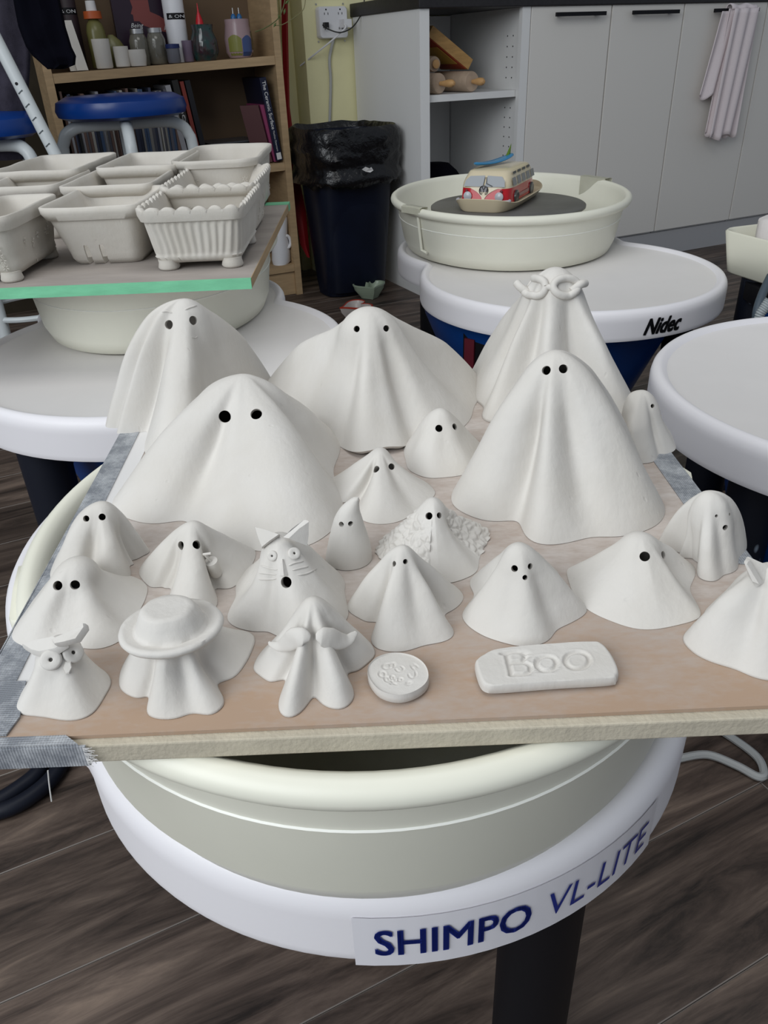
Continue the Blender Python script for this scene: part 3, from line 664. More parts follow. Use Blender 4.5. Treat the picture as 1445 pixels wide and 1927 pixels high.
# heart bowls on the floor
def heart(c, size, h, rot, flare, m, rimm, label):
    root = empty('heart_bowl'); tag(root, label, 'bowl')
    def ring(s, z, dip=1.0):
        out = []
        for i in range(60):
            t = 2*PI*i/60
            x = 16*math.sin(t)**3/17; y = (13*math.cos(t)-5*math.cos(2*t)-2*math.cos(3*t)-math.cos(4*t))/17
            X = x*math.cos(rot)-y*math.sin(rot); Y = x*math.sin(rot)+y*math.cos(rot)
            out.append(Vector(c)+Vector((X*size*s, Y*size*s, z)))
        return out
    MB().loft([ring(.55, .001), ring(.62, .008), ring(.9, h*.6), ring(1, h), ring(.93, h), ring(.8, h*.6), ring(.55, .014)], 0, True, True).go('bowl_body', m, root, True)
    MB().loft([ring(1.005, h-.004), ring(1.012, h+.001), ring(.925, h+.0012), ring(.92, h-.004)]).go('rim', rimm, root, True)
gb = PZ(696, 562, 0)
heart(PZ(697, 560, 0), .066, .050, .25, 1, flat('celadon', (.30, .36, .27), .25), flat('celadon', (.30, .36, .27), .25), 'pale green heart-shaped bowl on the floor')
heart(PZ(672, 600, 0)+Vector((0, .0, 0)), .064, .050, -1.1, 1, flat('whiteglaze', (.5, .45, .42), .25), flat('redrim', (.42, .04, .02), .3), 'white heart-shaped bowl with a red rim on the floor')

# ------------------------------------------------------------------ stools, pole, hanging clothes
def stool(c, zt, r, rot, label, yl=0.0):
    root = empty('stool'); tag(root, label, 'stool', 'blue padded stools'); c = Vector((c[0], c[1], 0))
    MB().lathe(c+UZ*(zt-.062), [(0, 0), (r*.86, 0), (r*.97, .008), (r, .024), (r*.97, .045), (r*.82, .058), (0, .064)], 48).go('seat', M['blue_seat'], root, True)
    for k in range(4):
        a = rot+k*PI/2; d = Vector((math.cos(a), math.sin(a), 0))
        pts = [c+UZ*(zt-.079)+d*.012, c+UZ*(zt-.079)+d*r*.60, c+UZ*(zt-.088)+d*r*.82, c+UZ*(zt-.115)+d*r*.96, c+UZ*(zt-.2)+d*r*1.02, c+UZ*.01+d*r*1.14]
        MB().tube(cr(pts, sub=5), .0165, 14).go('leg', M['white_metal'], root, True)
    MB().tube([c+UZ*.2+Vector((math.cos(a), math.sin(a), 0))*r*1.10 for a in np.linspace(0, 2*PI, 49)], .008, 8).go('foot_ring', M['white_metal'], root, True)
s1 = PZ(227, 190, .705)
stool((s1.x, s1.y), .725, .185, -PI/2+.30, 'blue padded stool with white tube legs in front of the bookcase')
s2 = PZ(-30, 222, .690)
stool((s2.x, s2.y), .705, .125, -.35, 'blue padded stool cut by the left picture edge')
a = PY(2, 92, 1.93); b_ = PY(101, 285, 1.93); d = (b_-a).normalized(); top = a-d*.25; bot = a+d*((a.z-.012)/(-d.z))
po = empty('perforated_pole'); tag(po, 'white slanted metal tube with notches at the left edge', 'pole')
MB().tube([top, bot], .0135, 14).go('tube', M['white_metal'], po, True)
for k in range(9):
    q = a+d*(.085+.0275*k)+Vector((0, -.0133, 0))
    MB().tube([q-Vector((.006, 0, .003)), q+Vector((.004, -.0005, .004))], .0012, 6).go('notch', flat('notch', (.12, .14, .15)), po)
MB().lathe(a+d*.068+Vector((0, -.0125, 0)), [(0, 0), (.0035, 0), (.003, .002), (0, .002)], 12, ax=(0, -1, 0)).go('bolt', M['black'], po)
def cloth(name, outline, m, label, cat, Y, seed):
    # two layered folded sheet: rows between left and right silhouettes
    rows = []
    for (xl, xr, y) in outline:
        A = PY(xl, y, Y); B = PY(xr, y, Y)
        rows.append((A, B))
    vs = []; n = 30; R = []
    for j in range(len(rows)-1):
        for s in range(6):
            t = s/6; R.append((rows[j][0].lerp(rows[j+1][0], t), rows[j][1].lerp(rows[j+1][1], t)))
    R.append(rows[-1])
    rings = []
    for j, (A, B) in enumerate(R):
        ring = []
        for i in range(n):
            a_ = 2*PI*i/n; c_ = (1-math.cos(a_))/2
            P = A.lerp(B, c_); fold = .010*math.sin(c_*14+seed)+.006*noise.noise((c_*4, j*.15, seed))
            P = P + Vector((0, (.022 if i < n/2 else -.022)*abs(math.sin(a_))**.5+fold, 0)); ring.append(P)
        rings.append(ring)
    o = MB().loft(rings, 0, True, True).go(name, m, smooth=True, angle=70); tag(o, label, cat); return o
cloth('denim_garment', ((-70, 28, -140), (-70, 32, -40), (-70, 38, 10), (-68, 50, 60), (-66, 54, 105), (-60, 52, 150), (-58, 47, 200), (-56, 42, 300)), M['denim'], 'grey denim garment hanging at the left edge behind the slanted tube', 'garment', 2.30, 1.0)
cloth('black_garment', ((22, 106, -140), (22, 108, -40), (24, 112, 0), (34, 122, 50), (48, 134, 88), (62, 142, 106), (80, 140, 122), (92, 118, 130)), M['blackcloth'], 'black cloth hanging over the left end of the bookcase', 'garment', 2.20, 2.0)
rk = empty('garment_rail'); tag(rk, 'dark rail above the picture that carries the hanging clothes', 'rail')
g1 = PY(-75, -138, 2.30); g2 = PY(110, -138, 2.20)
MB().tube([Vector((g1.x-.05, g1.y, g1.z)), Vector((g2.x+.04, g2.y, g1.z))], .012, 10).go('bar', M['black'], rk, True)

# ================================================================== POTTERY WHEELS
def union_outline(c1, r1, c2=None, r2=0, n=96, oval=None):
    c1 = np.array(c1, float)
    if c2 is None:
        return [c1+r1*np.array((math.cos(2*PI*i/n), math.sin(2*PI*i/n))) for i in range(n)], c1
    c2 = np.array(c2, float); m_ = (c1+c2)/2; out = []
    for i in range(n):
        d = np.array((math.cos(2*PI*i/n), math.sin(2*PI*i/n))); best = 0
        for c, r in ((c1, r1), (c2, r2)):
            q = m_-c; b = q@d; k = q@q-r*r
            if b*b-k > 0: best = max(best, -b+math.sqrt(b*b-k))
        out.append(best)
    out = np.array(out); sm = np.convolve(np.r_[out[-2:], out, out[:2]], [.1, .2, .4, .2, .1], 'valid')
    return [m_+sm[i]*np.array((math.cos(2*PI*i/n), math.sin(2*PI*i/n))) for i in range(n)], m_
def inset(out, c, d):
    r = []
    for p in out:
        v = p-c; l = np.linalg.norm(v); r.append(c+v*(l-d)/l)
    return r
def ring3(pts, z): return [Vector((p[0], p[1], z)) for p in pts]
def table(root, out, c, zt, skirt=0.055):
    prof = [(.012, zt-.02), (.007, zt-skirt+.002), (.004, zt-skirt), (.001, zt-skirt), (0, zt-skirt+.003), (0, zt-skirt+.007), (0, zt-.019), (0, zt-.014), (.0015, zt-.007), (.005, zt-.002), (.010, zt), (.014, zt-.001), (.020, zt-.006), (.026, zt-.0075)]
    rg = [ring3(inset(out, c, d), z) for d, z in prof]
    MB().loft(rg[:-1], 0, True, False).loft(rg[-2:], 1, False, True).go('table_top', M['table'], root, True, angle=50, mats=[M['table'], M['table_top']])  # cap faces take the tone with the shading in its colour
    return root
def splash_pan(out, c, z0, zr, label, taper=.020, line=True, clip=None):
    root = empty('splash_pan'); tag(root, label, 'pan')
    prof = [(taper+.022, z0), (taper+.010, z0+.004), (taper+.002, z0+.022), (.014, zr-.020), (.0125, zr-.016), (.004, zr-.0155), (.0008, zr-.011), (0, zr-.0075), (.0015, zr-.003), (.006, zr), (.010, zr), (.014, zr-.003), (.0165, zr-.010), (taper+.008, z0+.03), (taper+.020, z0+.010), (taper+.05, z0+.008)]
    MB().loft([ring3(inset(out, c, d), z) for d, z in prof], 0, True, True).go('pan_body', M['pan'], root, True, angle=60)
    if line:
        zl = z0+(zr-z0)*.62; t = ((zl-z0-.014)/(zr-.020-z0-.014)); dd = (taper+.002)*(1-t)+.014*t
        MB().loft([ring3(inset(out, c, dd+.0006), zl-.0012), ring3(inset(out, c, dd-.0008), zl), ring3(inset(out, c, dd+.0006), zl+.0012)]).go('moulded_line', M['pan_mark'], root, True)
    return root
def oval(cx, cy, a, b, n=96): return [np.array((cx+a*math.cos(2*PI*i/n), cy+b*math.sin(2*PI*i/n))) for i in range(n)], np.array((cx, cy))
def housing(root, c, ztop, zbot, r0, r1):
    MB().lathe((c[0], c[1], 0), [(r0*.98, ztop), (r0, ztop-.004), (r0*.9+r1*.1, ztop-.05), (r1, zbot+.02), (r1*.93, zbot), (0, zbot)], 48).go('motor_housing', M['blue'], root, True, angle=35)
def legpost(root, a, b, r=.03, m='black'):
    MB().tube([a, b], r, 20).go('leg', M[m], root, True)
    MB().lathe((b[0], b[1], 0.0005), [(r*1.25, 0), (r*1.25, .012), (r*.9, .02), (0, .02)], 20).go('foot', M[m], root, True)
ZT = 0.44
speck = mat('black_metal_with_clay_specks', (.008, .010, .018), .5, .25)
nt = speck.node_tree; v_ = nt.nodes.new('ShaderNodeTexVoronoi'); v_.inputs['Scale'].default_value = 28; v_.inputs['Randomness'].default_value = 1
tc_ = nt.nodes.new('ShaderNodeTexCoord'); mp_ = nt.nodes.new('ShaderNodeMapping'); mp_.inputs['Scale'].default_value = (1, 1, .6); nt.links.new(tc_.outputs['Object'], mp_.inputs[0]); nt.links.new(mp_.outputs[0], v_.inputs['Vector'])
cr_ = nt.nodes.new('ShaderNodeValToRGB'); cr_.color_ramp.elements[0].position = .12; cr_.color_ramp.elements[0].color = (.25, .3, .36, 1); cr_.color_ramp.elements[1].position = .17; cr_.color_ramp.elements[1].color = (.008, .010, .018, 1)
nt.links.new(v_.outputs['Distance'], cr_.inputs[0]); nt.links.new(cr_.outputs[0], nt.nodes['Principled BSDF'].inputs['Base Color'])
M['speck'] = speck

# --- near wheel
NC, NR = (-.052, .590), .270
nout, ncen = union_outline(NC, NR, (-.004, .446), .2155, 144)
nw = empty('pottery_wheel'); tag(nw, 'white-topped pottery wheel with blue lettering under the ghost board', 'pottery wheel', 'pottery wheels')
table(nw, nout, ncen, ZT)
housing(nw, (-.03, .58), ZT-.03, .10, .17, .12)
for lx, ly in ((.103, .335), (-.22, .66), (.14, .72)):
    legpost(nw, (lx, ly, ZT-.012), (lx, ly, .004), .030)
npo, npc = oval(-.009, .4325, .2145, .2265, 120)
npan = splash_pan(npo, npc, ZT-.0070, .5478, 'large cream splash pan of the near wheel, carrying the ghost board', taper=.017)
def clip_slab(root, pts, z, h, m):
    c = sum((Vector((p.x, p.y, 0)) for p in pts), Vector())/len(pts)
    r0 = [Vector((p.x, p.y, z-h)) for p in pts]; r1 = [Vector((p.x, p.y, z)) for p in pts]; r2 = [Vector((c.x+(p.x-c.x)*.94, c.y+(p.y-c.y)*.96, z+.0015)) for p in pts]
    MB().loft([r0, r1, r2], 0, True, True).go('rim_clip', m, root, True, angle=50)
clip_slab(npan, [PZ(x, y, .5400) for x, y in ((34, 1068), (60, 1062), (104, 1062), (98, 1110), (62, 1174), (22, 1174), (17, 1166), (24, 1110))], .5400, .012, M['pan'])
clip_slab(npan, [PZ(x, y, .5400) for x, y in ((1232, 868), (1262, 868), (1301, 893), (1303, 903), (1296, 908), (1265, 905))], .5400, .012, M['pan'])

# lettering wrapped round the skirt
def skirt_map(out, c, off):
    P = [np.array(p) for p in inset(out, c, -off)]; L_ = [0]
    for i in range(len(P)): L_.append(L_[-1]+np.linalg.norm(P[(i+1) % len(P)]-P[i]))
    P.append(P[0]); P = np.array(P); L_ = np.array(L_)
    def f(s):
        s = s % L_[-1]; return np.array((np.interp(s, L_, P[:, 0]), np.interp(s, L_, P[:, 1])))
    def find(px, z):     # arc length whose projection lies at this picture column on the camera side
        best = None
        for s in np.linspace(0, L_[-1], 1500):
            q = f(s)
            if q[1] > c[1]: continue
            d = abs(proj((q[0], q[1], z))[0]-px)
            if d < 3: d = q[1]-10
            if best is None or d < best[0]: best = (d, s)
        return best[1]
    return f, find
def fat_steps(fat):
    return [(a, b) for a in fat for b in (fat if len(fat) > 1 else (0,))]
def wrap_text(name, s, out, c, px0, px1, z0, h, m, parent, shear=0, bold=0, off=.0016, fat=(0,)):
    f, find = skirt_map(out, c, off); s0, s1 = find(px0, z0), find(px1, z0)
    v, fc = text_geo(s, 1.0, shear, 0, bold)
    xs = [p[0] for p in v]; ys = [p[1] for p in v]
    tm = bpy.data.meshes.new('t'); tm.from_pydata(v, [], fc); b2 = bmesh.new(); b2.from_mesh(tm)
    for xc in np.arange(min(xs), max(xs), .06):
        bmesh.ops.bisect_plane(b2, geom=b2.verts[:]+b2.edges[:]+b2.faces[:], plane_co=(xc, 0, 0), plane_no=(1, 0, 0))
    b2.verts.index_update(); v = [tuple(q.co) for q in b2.verts]; fc = [tuple(q.index for q in g.verts) for g in b2.faces]; b2.free(); bpy.data.meshes.remove(tm)
    vs = []
    for p in v:
        t = (p[0]-min(xs))/(max(xs)-min(xs)); vs.append((s0+(s1-s0)*t, z0+h*(p[1]-min(ys))/(max(ys)-min(ys))))
    out_ = MB()
    for k, (df, dz) in enumerate(fat_steps(fat)):
        out_.add([(*(f(a+df)), b+dz) for a, b in vs], fc)
    return out_.go(name, m, parent)
f_, find_ = skirt_map(nout, ncen, .0008)
a0, a1 = find_(662, ZT-.03), find_(1231, ZT-.035)
vs = []
for i in range(61):
    q = f_(a0+(a1-a0)*i/60); vs += [(q[0], q[1], ZT-.0575), (q[0], q[1], ZT-.0150)]
mk('clear_sticker', vs, [(2*i, 2*i+2, 2*i+3, 2*i+1) for i in range(60)], M['sticker'], nw, True)
wrap_text('lettering', 'SHIMPO', nout, ncen, 706, 996, ZT-.0465, .0215, M['bluetext'], nw, fat=(-.0004, .0004))
wrap_text('lettering', 'VL-LITE', nout, ncen, 1032, 1214, ZT-.0465, .0205, M['bluetext'], nw, shear=.12, bold=0)

# --- far wheel with the van dish
FC, FR = (.362, 1.458), .277
fout, fcen = union_outline(FC, FR, (.292, 1.700), .240, 144)
fw = empty('pottery_wheel'); tag(fw, 'white-topped pottery wheel with black lettering in front of the cabinets', 'pottery wheel', 'pottery wheels')
table(fw, fout, fcen, ZT, .049)
housing(fw, (.335, 1.49), ZT-.03, .13, .248, .150)
wrap_text('lettering', 'Nidec', fout, fcen, 1213, 1282, ZT-.0405, .0245, M['blacktext'], fw, shear=.45, fat=(-.0011, -.0004, .0004, .0011), off=.0010)
for lx, ly in ((.560, 1.395), (.12, 1.62), (.40, 1.80)): legpost(fw, (lx, ly, ZT-.012), (lx, ly, .004), .026)
vt = empty('vent'); 
COL.objects.unlink(vt); bpy.data.objects.remove(vt)
hz = PZ(895, 640, .30)
dirv = Vector((-.62, -.78, 0)); 
cc = Vector((.335, 1.49, 0)); q = cc+dirv*.232
sd = Vector((.78, -.62, 0))
box('control_opening', q+Vector((0, 0, .265))-sd*.045-dirv*.03, sd*.09, dirv*.034, UZ*.115, M['black'], fw)
box('red_component', q+Vector((0, 0, .285))-sd*.040+dirv*.0045, sd*.020, dirv*.004, UZ*.075, flat('compred', (.12, .01, .02)), fw)
box('green_component', q+Vector((0, 0, .280))+sd*.004+dirv*.0045, sd*.026, dirv*.004, UZ*.060, flat('compgreen', (.01, .10, .03)), fw)
fpo, fpc = oval(.290, 1.742, .248, .300, 120)
fpan = splash_pan(fpo, fpc, ZT-.0070, .5385, 'cream splash pan with a vertical seam, holding the van dish', taper=.024)
# seam rib + clip
def fp(x, y, Y): return PY(x, y, Y)
sp = fpo; 
def near_rim(px, z):
    return min(fpo, key=lambda p: (p[1] > fpc[1])*1e3+abs(proj((p[0], p[1], z))[0]-px))
r0 = near_rim(781, .53); v0_ = (r0-fpc)/np.linalg.norm(r0-fpc); tn_ = np.array((-v0_[1], v0_[0]))
def rp(d, t, z): p = r0-v0_*d+tn_*t; return Vector((p[0], p[1], z))
MB().tube([rp(.010, 0, .524), rp(.0185, .0, ZT+.018), rp(.0185, .016, ZT+.014)], .0030, 8).go('seam_rib', M['pan'], fpan, True)
MB().loft([[rp(a, t, z) for t in (-.035, .020)] for a, z in ((-.002, .528), (-.002, .5395), (.004, .5415), (.018, .5405), (.018, .53))], 0).go('rim_clip', M['pan'], fpan)
r1_ = min(fpo, key=lambda p: (p[1] < fpc[1])*1e3+abs(proj((p[0], p[1], .5385))[0]-1120))
v1_ = (r1_-fpc)/np.linalg.norm(r1_-fpc); t1_ = np.array((-v1_[1], v1_[0]))
MB().loft([[Vector((*(r1_-v1_*a+t1_*t), z)) for t in (-.045, .030)] for a, z in ((-.003, .520), (-.003, .5405), (.004, .5425), (.019, .5415), (.020, .47))], 0).go('rim_clip', M['pan'], fpan)
wh = empty('wheelhead'); tag(wh, 'dark round wheelhead disc inside the cream pan', 'wheelhead')
whc = Vector((.283, 1.700, 0)); WZ = .520
MB().lathe(whc, [(.03, ZT+.004), (.03, WZ-.010), (.155, WZ-.009), (.159, WZ-.006), (.159, WZ-.002), (.156, WZ), (0, WZ)], 72).go('disc', M['wheelhead'], wh, True)
for rr in (.06, .10, .14): MB().lathe(whc+UZ*(WZ+.00005), [(rr-.0012, .0), (rr, .0004), (rr+.0012, .0)], 64).go('turning_ring', flat('ringline', (.16, .155, .15)), wh) if False else None

# --- van-shaped butter dish
B1 = PZ(846, 397, WZ); B2 = PZ(960, 406, WZ); B3 = PZ(1030, 352, WZ+.012)
fx_ = (B2-B1); fx_.z = 0; wv = fx_.length; ex = fx_.normalized(); ey = Vector((-ex.y, ex.x, 0))
# travel axis: from front-right tray corner to the back-right one
dl = (B3-B2); dl.z = 0; LEN = dl.length; ly_ = dl.normalized(); lx_ = Vector((ly_.y, -ly_.x, 0))
tc0 = (B1+B2)*.5; 
dish = empty('dish_tray'); tag(dish, 'cream tray with upturned ends on the dark wheelhead', 'dish')
W2 = wv*.5*.98
def TR(x, y, z): return Vector((tc0.x, tc0.y, 0)) + lx_*x + ly_*y + UZ*z
rings = []
for s, z in ((.80, WZ+.0006), (.86, WZ+.004), (1.0, WZ+.0150), (.97, WZ+.0160), (.90, WZ+.0135), (.5, WZ+.0130)):
    rg = []
    for i in range(48):
        a = 2*PI*i/48; ce, se = math.cos(a), math.sin(a); e = .35
        x = W2*math.copysign(abs(ce)**e, ce); y = LEN*.5*math.copysign(abs(se)**e, se)
        lift = .010*max(0, (abs(y)/(LEN*.5)-.6)/.4)**2 if s > .9 else 0
        rg.append(TR(x*s*(1-.12*(abs(y)/(LEN*.5))**4), LEN*.50+y*(1-.25*(1-s) if s > .7 else s), z+lift))
    rings.append(rg)
MB().loft(rings, 0, True, True).go('tray', flat('creamglaze', (.55, .47, .33), .22), dish, True)
van = empty('van_lid'); tag(van, 'glossy red and cream model camper van with a blue surfboard on its roof', 'butter dish')
VW_, VL_, VH = W2*.82, LEN*.70, .058
Y0 = LEN*.075
red_g = flat('redglaze', (.48, .012, .02), .12); cream_g = flat('creamglaze2', (.62, .54, .38), .15); win_g = flat('windowglaze', (.36, .38, .40), .12); blk_g = flat('blackglaze', (.02, .02, .02), .2)
VZ = WZ+.0150
def vring(z, t):    # body section at height fraction t
    wid = VW_*(1-.05*t-.22*max(0, t-.55)**1.5*2.6); fr = Y0 + .012*t+ .055*max(0, t-.5)**1.6; bk_ = Y0+VL_-.004*t-.03*max(0, t-.7)**1.5*2
    e = .32; out = []
    for i in range(64):
        a = 2*PI*i/64; ce, se = math.cos(a), math.sin(a)
        out.append(TR(wid*math.copysign(abs(ce)**e, ce), (fr+bk_)/2+(bk_-fr)/2*math.copysign(abs(se)**(e), se), z))
    return out
tt = [0, .1, .2, .3, .4, .46, .5, .6, .7, .8, .88, .94]
rl = [vring(VZ+VH*t, t) for t in tt]
top = vring(VZ+VH*.94, .94); cx = sum(top, Vector())/64
rl += [[cx+(p-cx)*.9+UZ*VH*.035 for p in top], [cx+(p-cx)*.6+UZ*VH*.06 for p in top], [cx+(p-cx)*.25+UZ*VH*.068 for p in top]]
MB().loft(rl[:6], 0, True).go('lower_body', red_g, van, True, angle=50)
MB().loft(rl[5:], 0, False, True).go('upper_body', cream_g, van, True, angle=50)
def on_front(x, t, off=.0012):   # point on the sloping front
    fr = Y0+.012*t+.055*max(0, t-.5)**1.6; return TR(x, fr-off, VZ+VH*t)
def on_side(y, t, off=.0010):
    wid = VW_*(1-.05*t-.22*max(0, t-.55)**1.5*2.6); return TR(wid+off, y, VZ+VH*t)
# cream V on the front
def fpatch(name, pts, m, off): return mk(name, [on_front(x, t, off) for x, t in pts], [tuple(range(len(pts)))], m, van)
vv = []
N_ = 12
for i in range(N_+1):
    t = .06+.42*i/N_; w = VW_*(.04+.52*(i/N_)**2.4); vv += [on_front(-w, t, .0015), on_front(w, t, .0015)]
mk('front_panel', vv, [(2*i, 2*i+1, 2*i+3, 2*i+2) for i in range(N_)], cream_g, van)
for s in (-1, 1):
    fpatch('windscreen', [(s*.02*VW_, .52), (s*.78*VW_, .52), (s*.74*VW_, .70), (s*.60*VW_, .82), (s*.05*VW_, .84)], win_g, .002)
    MB().lathe(on_front(s*.60*VW_, .22, .001), [(0, -.001), (.0085, 0), (.0085, .002), (.006, .004), (0, .0045)], 20, ax=-ly_).go('headlight', flat('lampglaze', (.45, .47, .5), .1), van, True)
    MB().lathe(on_front(s*.66*VW_, .38, .001), [(0, 0), (.003, 0), (.002, .0015), (0, .002)], 12, ax=-ly_).go('indicator', flat('ind', (.15, .02, .03)), van, True)
    MB().tube([on_front(s*.03*VW_, .55, .003), on_front(s*.10*VW_+.004, .80, .003)] if s < 0 else [on_front(.03*VW_, .80, .003), on_front(.08*VW_, .62, .003), on_front(.32*VW_, .54, .003)], .0006, 6).go('wiper', blk_g, van)
ec = on_front(0, .40, .0024); up_ = UZ
MB().tube([ec+lx_*math.cos(a)*.0088+UZ*math.sin(a)*.0088 for a in np.linspace(0, 2*PI, 33)], .0009, 6).go('emblem', blk_g, van)
mk('emblem_disc', [ec+lx_*math.cos(a)*.0086+UZ*math.sin(a)*.0086+ly_*.0004 for a in np.linspace(0, 2*PI, 25)[:-1]], [tuple(range(24))], flat('embgrey', (.3, .3, .32)), van)
def epl(pts): MB().tube([ec+lx_*x*.0086+UZ*y*.0086-ly_*.0006 for x, y in pts], .0007, 6).go('emblem', blk_g, van)
epl([(-.4, .85), (0, .12), (.4, .85)]); epl([(-.85, .35), (-.42, -.78), (0, .0), (.42, -.78), (.85, .35)])
MB().tube(cr([on_front(-VW_*.98, .10, -.004), on_front(-VW_*.9, .08, .003), on_front(0, .03, .0045), on_front(VW_*.9, .08, .003), on_front(VW_*.98, .10, -.004)]), .0032, 8).go('bumper', flat('bumper', (.40, .40, .43), .2), van, True)
for k in range(5):
    y0 = Y0+VL_*(.13+.165*k); w = VL_*.125
    mk('side_window', [on_side(y0, .52), on_side(y0+w, .52), on_side(y0+w, .76), on_side(y0, .76)], [(0, 1, 2, 3)], flat('sidewin', (.22, .22, .21), .15), van)
    if k < 4:
        y1 = Y0+VL_*(.20+.165*k)
        mk('roof_window', [on_side(y1, .855, .0016), on_side(y1+w*.9, .855, .0016), on_side(y1+w*.9, .925, .0022), on_side(y1, .925, .0022)], [(0, 1, 2, 3)], blk_g, van)
for y in (Y0+VL_*.24, Y0+VL_*.80):
    MB().lathe(on_side(y, .13, -.006), [(.0125, 0), (.0125, .0085), (.009, .0095), (.006, .0085), (0, .009)], 24, ax=lx_).go('wheel', flat('tyre', (.05, .05, .05), .2), van, True)
mk('side_stripe', [on_side(Y0+VL_*.34, .09), on_side(Y0+VL_*.70, .09), on_side(Y0+VL_*.70, .2), on_side(Y0+VL_*.34, .2)], [(0, 1, 2, 3)], flat('sidedark', (.25, .03, .04), .2), van)
sb = empty('surfboard'); sb.parent = van
s0 = TR(-VW_*.62, Y0+VL_*.20, VZ+VH*1.055); s1 = TR(VW_*.22, Y0+VL_*.80, VZ+VH*1.16); sdv = (s1-s0); sl = sdv.length; sdn = sdv.normalized(); sw = sdn.cross(UZ).normalized()
rings = []
for i in range(21):
    t = i/20; w = .013*math.sqrt(max(0, 1-(2*t-1)**2))**.9+.0003
    c = s0+sdv*t+UZ*(.006*(2*t-1)**2); rings.append([c+sw*w*math.cos(a)+UZ*.0032*math.sin(a)*(1 if w > .003 else .2) for a in [2*PI*k/16 for k in range(16)]])
MB().loft(rings, 0, True, True).go('board', flat('boardblue', (.03, .19, .38), .2), sb, True)
fb = s0+sdv*.86+UZ*.005
mk('fin', [fb-sdn*.008, fb+sdn*.008, fb+sdn*.010+UZ*.022, fb+sw*.002, fb-sw*.002], [(0, 3, 2), (3, 1, 2), (0, 2, 4), (4, 2, 1)], flat('fin', (.12, .22, .02), .3), sb)

# --- left wheel
LC, LR = (-.322, 1.118), .276
lout, lcen = union_outline(LC, LR, (-.372, 1.37), .212, 144)
lw = empty('pottery_wheel'); tag(lw, 'white-topped pottery wheel under the green-taped board', 'pottery wheel', 'pottery wheels')
table(lw, lout, lcen, ZT)
housing(lw, (-.33, 1.17), ZT-.03, .12, .215, .14)
for lx, ly in ((-.455, .945), (-.12, 1.22), (-.42, 1.48)): legpost(lw, (lx, ly, ZT-.012), (lx, ly, .004), .033, 'speck')
lpo, lpc = oval(-.362, 1.318, .205, .262, 120)
lpan = splash_pan(lpo, lpc, ZT-.0070, .5475, 'cream splash pan under the board of berry baskets', taper=.022)
tag(MB().tube(cr([PY(140, 830, .98), PY(131, 870, .98), PY(119, 920, .98), PY(112, 960, .98), Vector((-.42, .96, .006))]), .0055, 8).go('power_cord', M['hose'], smooth=True), 'grey cord hanging below the left wheel', 'cord')
# --- right wheel
RC, RR = (.612, .868), .271
rout, rcen = union_outline(RC, RR, None, 0, 144)
rw = empty('pottery_wheel'); tag(rw, 'empty white-topped pottery wheel at the right edge', 'pottery wheel', 'pottery wheels')
table(rw, rout, rcen, ZT)
housing(rw, (.64, .88), ZT-.03, .10, .20, .14)
for lx, ly in ((.455, .82), (.50, 1.05), (.80, .95)): legpost(rw, (lx, ly, ZT-.012), (lx, ly, .004), .030, 'speck')
# --- trough with plaster mould, far right
A_ = Vector((.634, 1.452, 0)); d1 = Vector((.31, -.95, 0)).normalized(); d2 = Vector((.95, .31, 0)).normalized()
tr = empty('pottery_wheel'); tag(tr, 'pottery wheel stand with blue housing under the cream trough', 'pottery wheel', 'pottery wheels')
def TRp(a, b, z): return A_+d1*a+d2*b+UZ*z
tcn = TRp(.14, .17, 0)
MB().lathe((tcn.x, tcn.y, 0), [(.10, .425), (.17, .42), (.17, .39), (0, .39)], 40).go('deck', M['black'], tr, True)
housing(tr, (tcn.x, tcn.y), .389, .12, .15, .11)
for lp in (TRp(.06, .05, 0), TRp(.26, .22, 0), TRp(.05, .29, 0)): legpost(tr, (lp.x, lp.y, .424), (lp.x, lp.y, .004), .030, 'speck')
tg = empty('trough'); tag(tg, 'pale cream rectangular trough at the right edge holding a plaster mould', 'trough')
def trr(s, z, r=.03): return [TRp(.15+y*s, .15+x*s, z) for x, y in rrect(.30, .32, r)]
MB().loft([trr(.90, .4265), trr(.93, .43), trr(1, .4985), trr(.985, .5015), trr(.965, .4985), trr(.90, .452), trr(.5, .45)], 0, True, True).go('trough_body', mat('trough_cream', (.70, .69, .58), .5), tg, True, angle=60)
pm = empty('plaster_mould'); tag(pm, 'white plaster mould with a scooped recess in the cream trough', 'mould')
def pmr(s, z, jit=0): return [TRp(.150+y*s, .155+x*s, z+jit*noise.noise((x*40, y*40, 1))) for x, y in rrect(.25, .26, .05, 8)]
MB().loft([pmr(.98, .4525), pmr(1, .46), pmr(1, .521, .006), pmr(.93, .527, .006), pmr(.74, .522, .004), pmr(.66, .508), pmr(.60, .498), pmr(.3, .496)], 0, True, True).go('mould_body', M['plaster'], pm, True, angle=60)
tag(MB().tube(cr([PY(1450, 520, 1.25), PY(1434, 555, 1.22), PY(1424, 590, 1.2), PY(1422, 640, 1.2)]), .007, 10).go('hose', flat('dkhose', (.05, .07, .09)), smooth=True), 'dark hose beside the blue housing at the right edge', 'hose')
hz = MB(); hp = [PY(1450, 566, 1.16), PY(1440, 578, 1.16), PY(1430, 592, 1.16), PY(1426, 606, 1.16)]
hq = cr(hp, sub=8); hz.tube(hq, [.0085-.0035*i/len(hq)+.0012*(i % 2) for i in range(len(hq))], 12)
tag(hz.go('cable_boot', M['hose'], smooth=True), 'ribbed grey cable boot at the right edge above the empty wheel', 'cable')
tag(MB().tube(cr([PZ(1275, 1428, .006), PZ(1330, 1420, .006), PZ(1385, 1440, .006), PZ(1425, 1461, .006), PZ(1437, 1455, .006), PZ(1425, 1425, .006), PZ(1380, 1390, .006), PZ(1330, 1362, .006), PZ(1240, 1330, .006)]), .0052, 8).go('floor_cable', M['cablewhite'], smooth=True), 'pale grey cable looping on the floor right of the near wheel', 'cable')
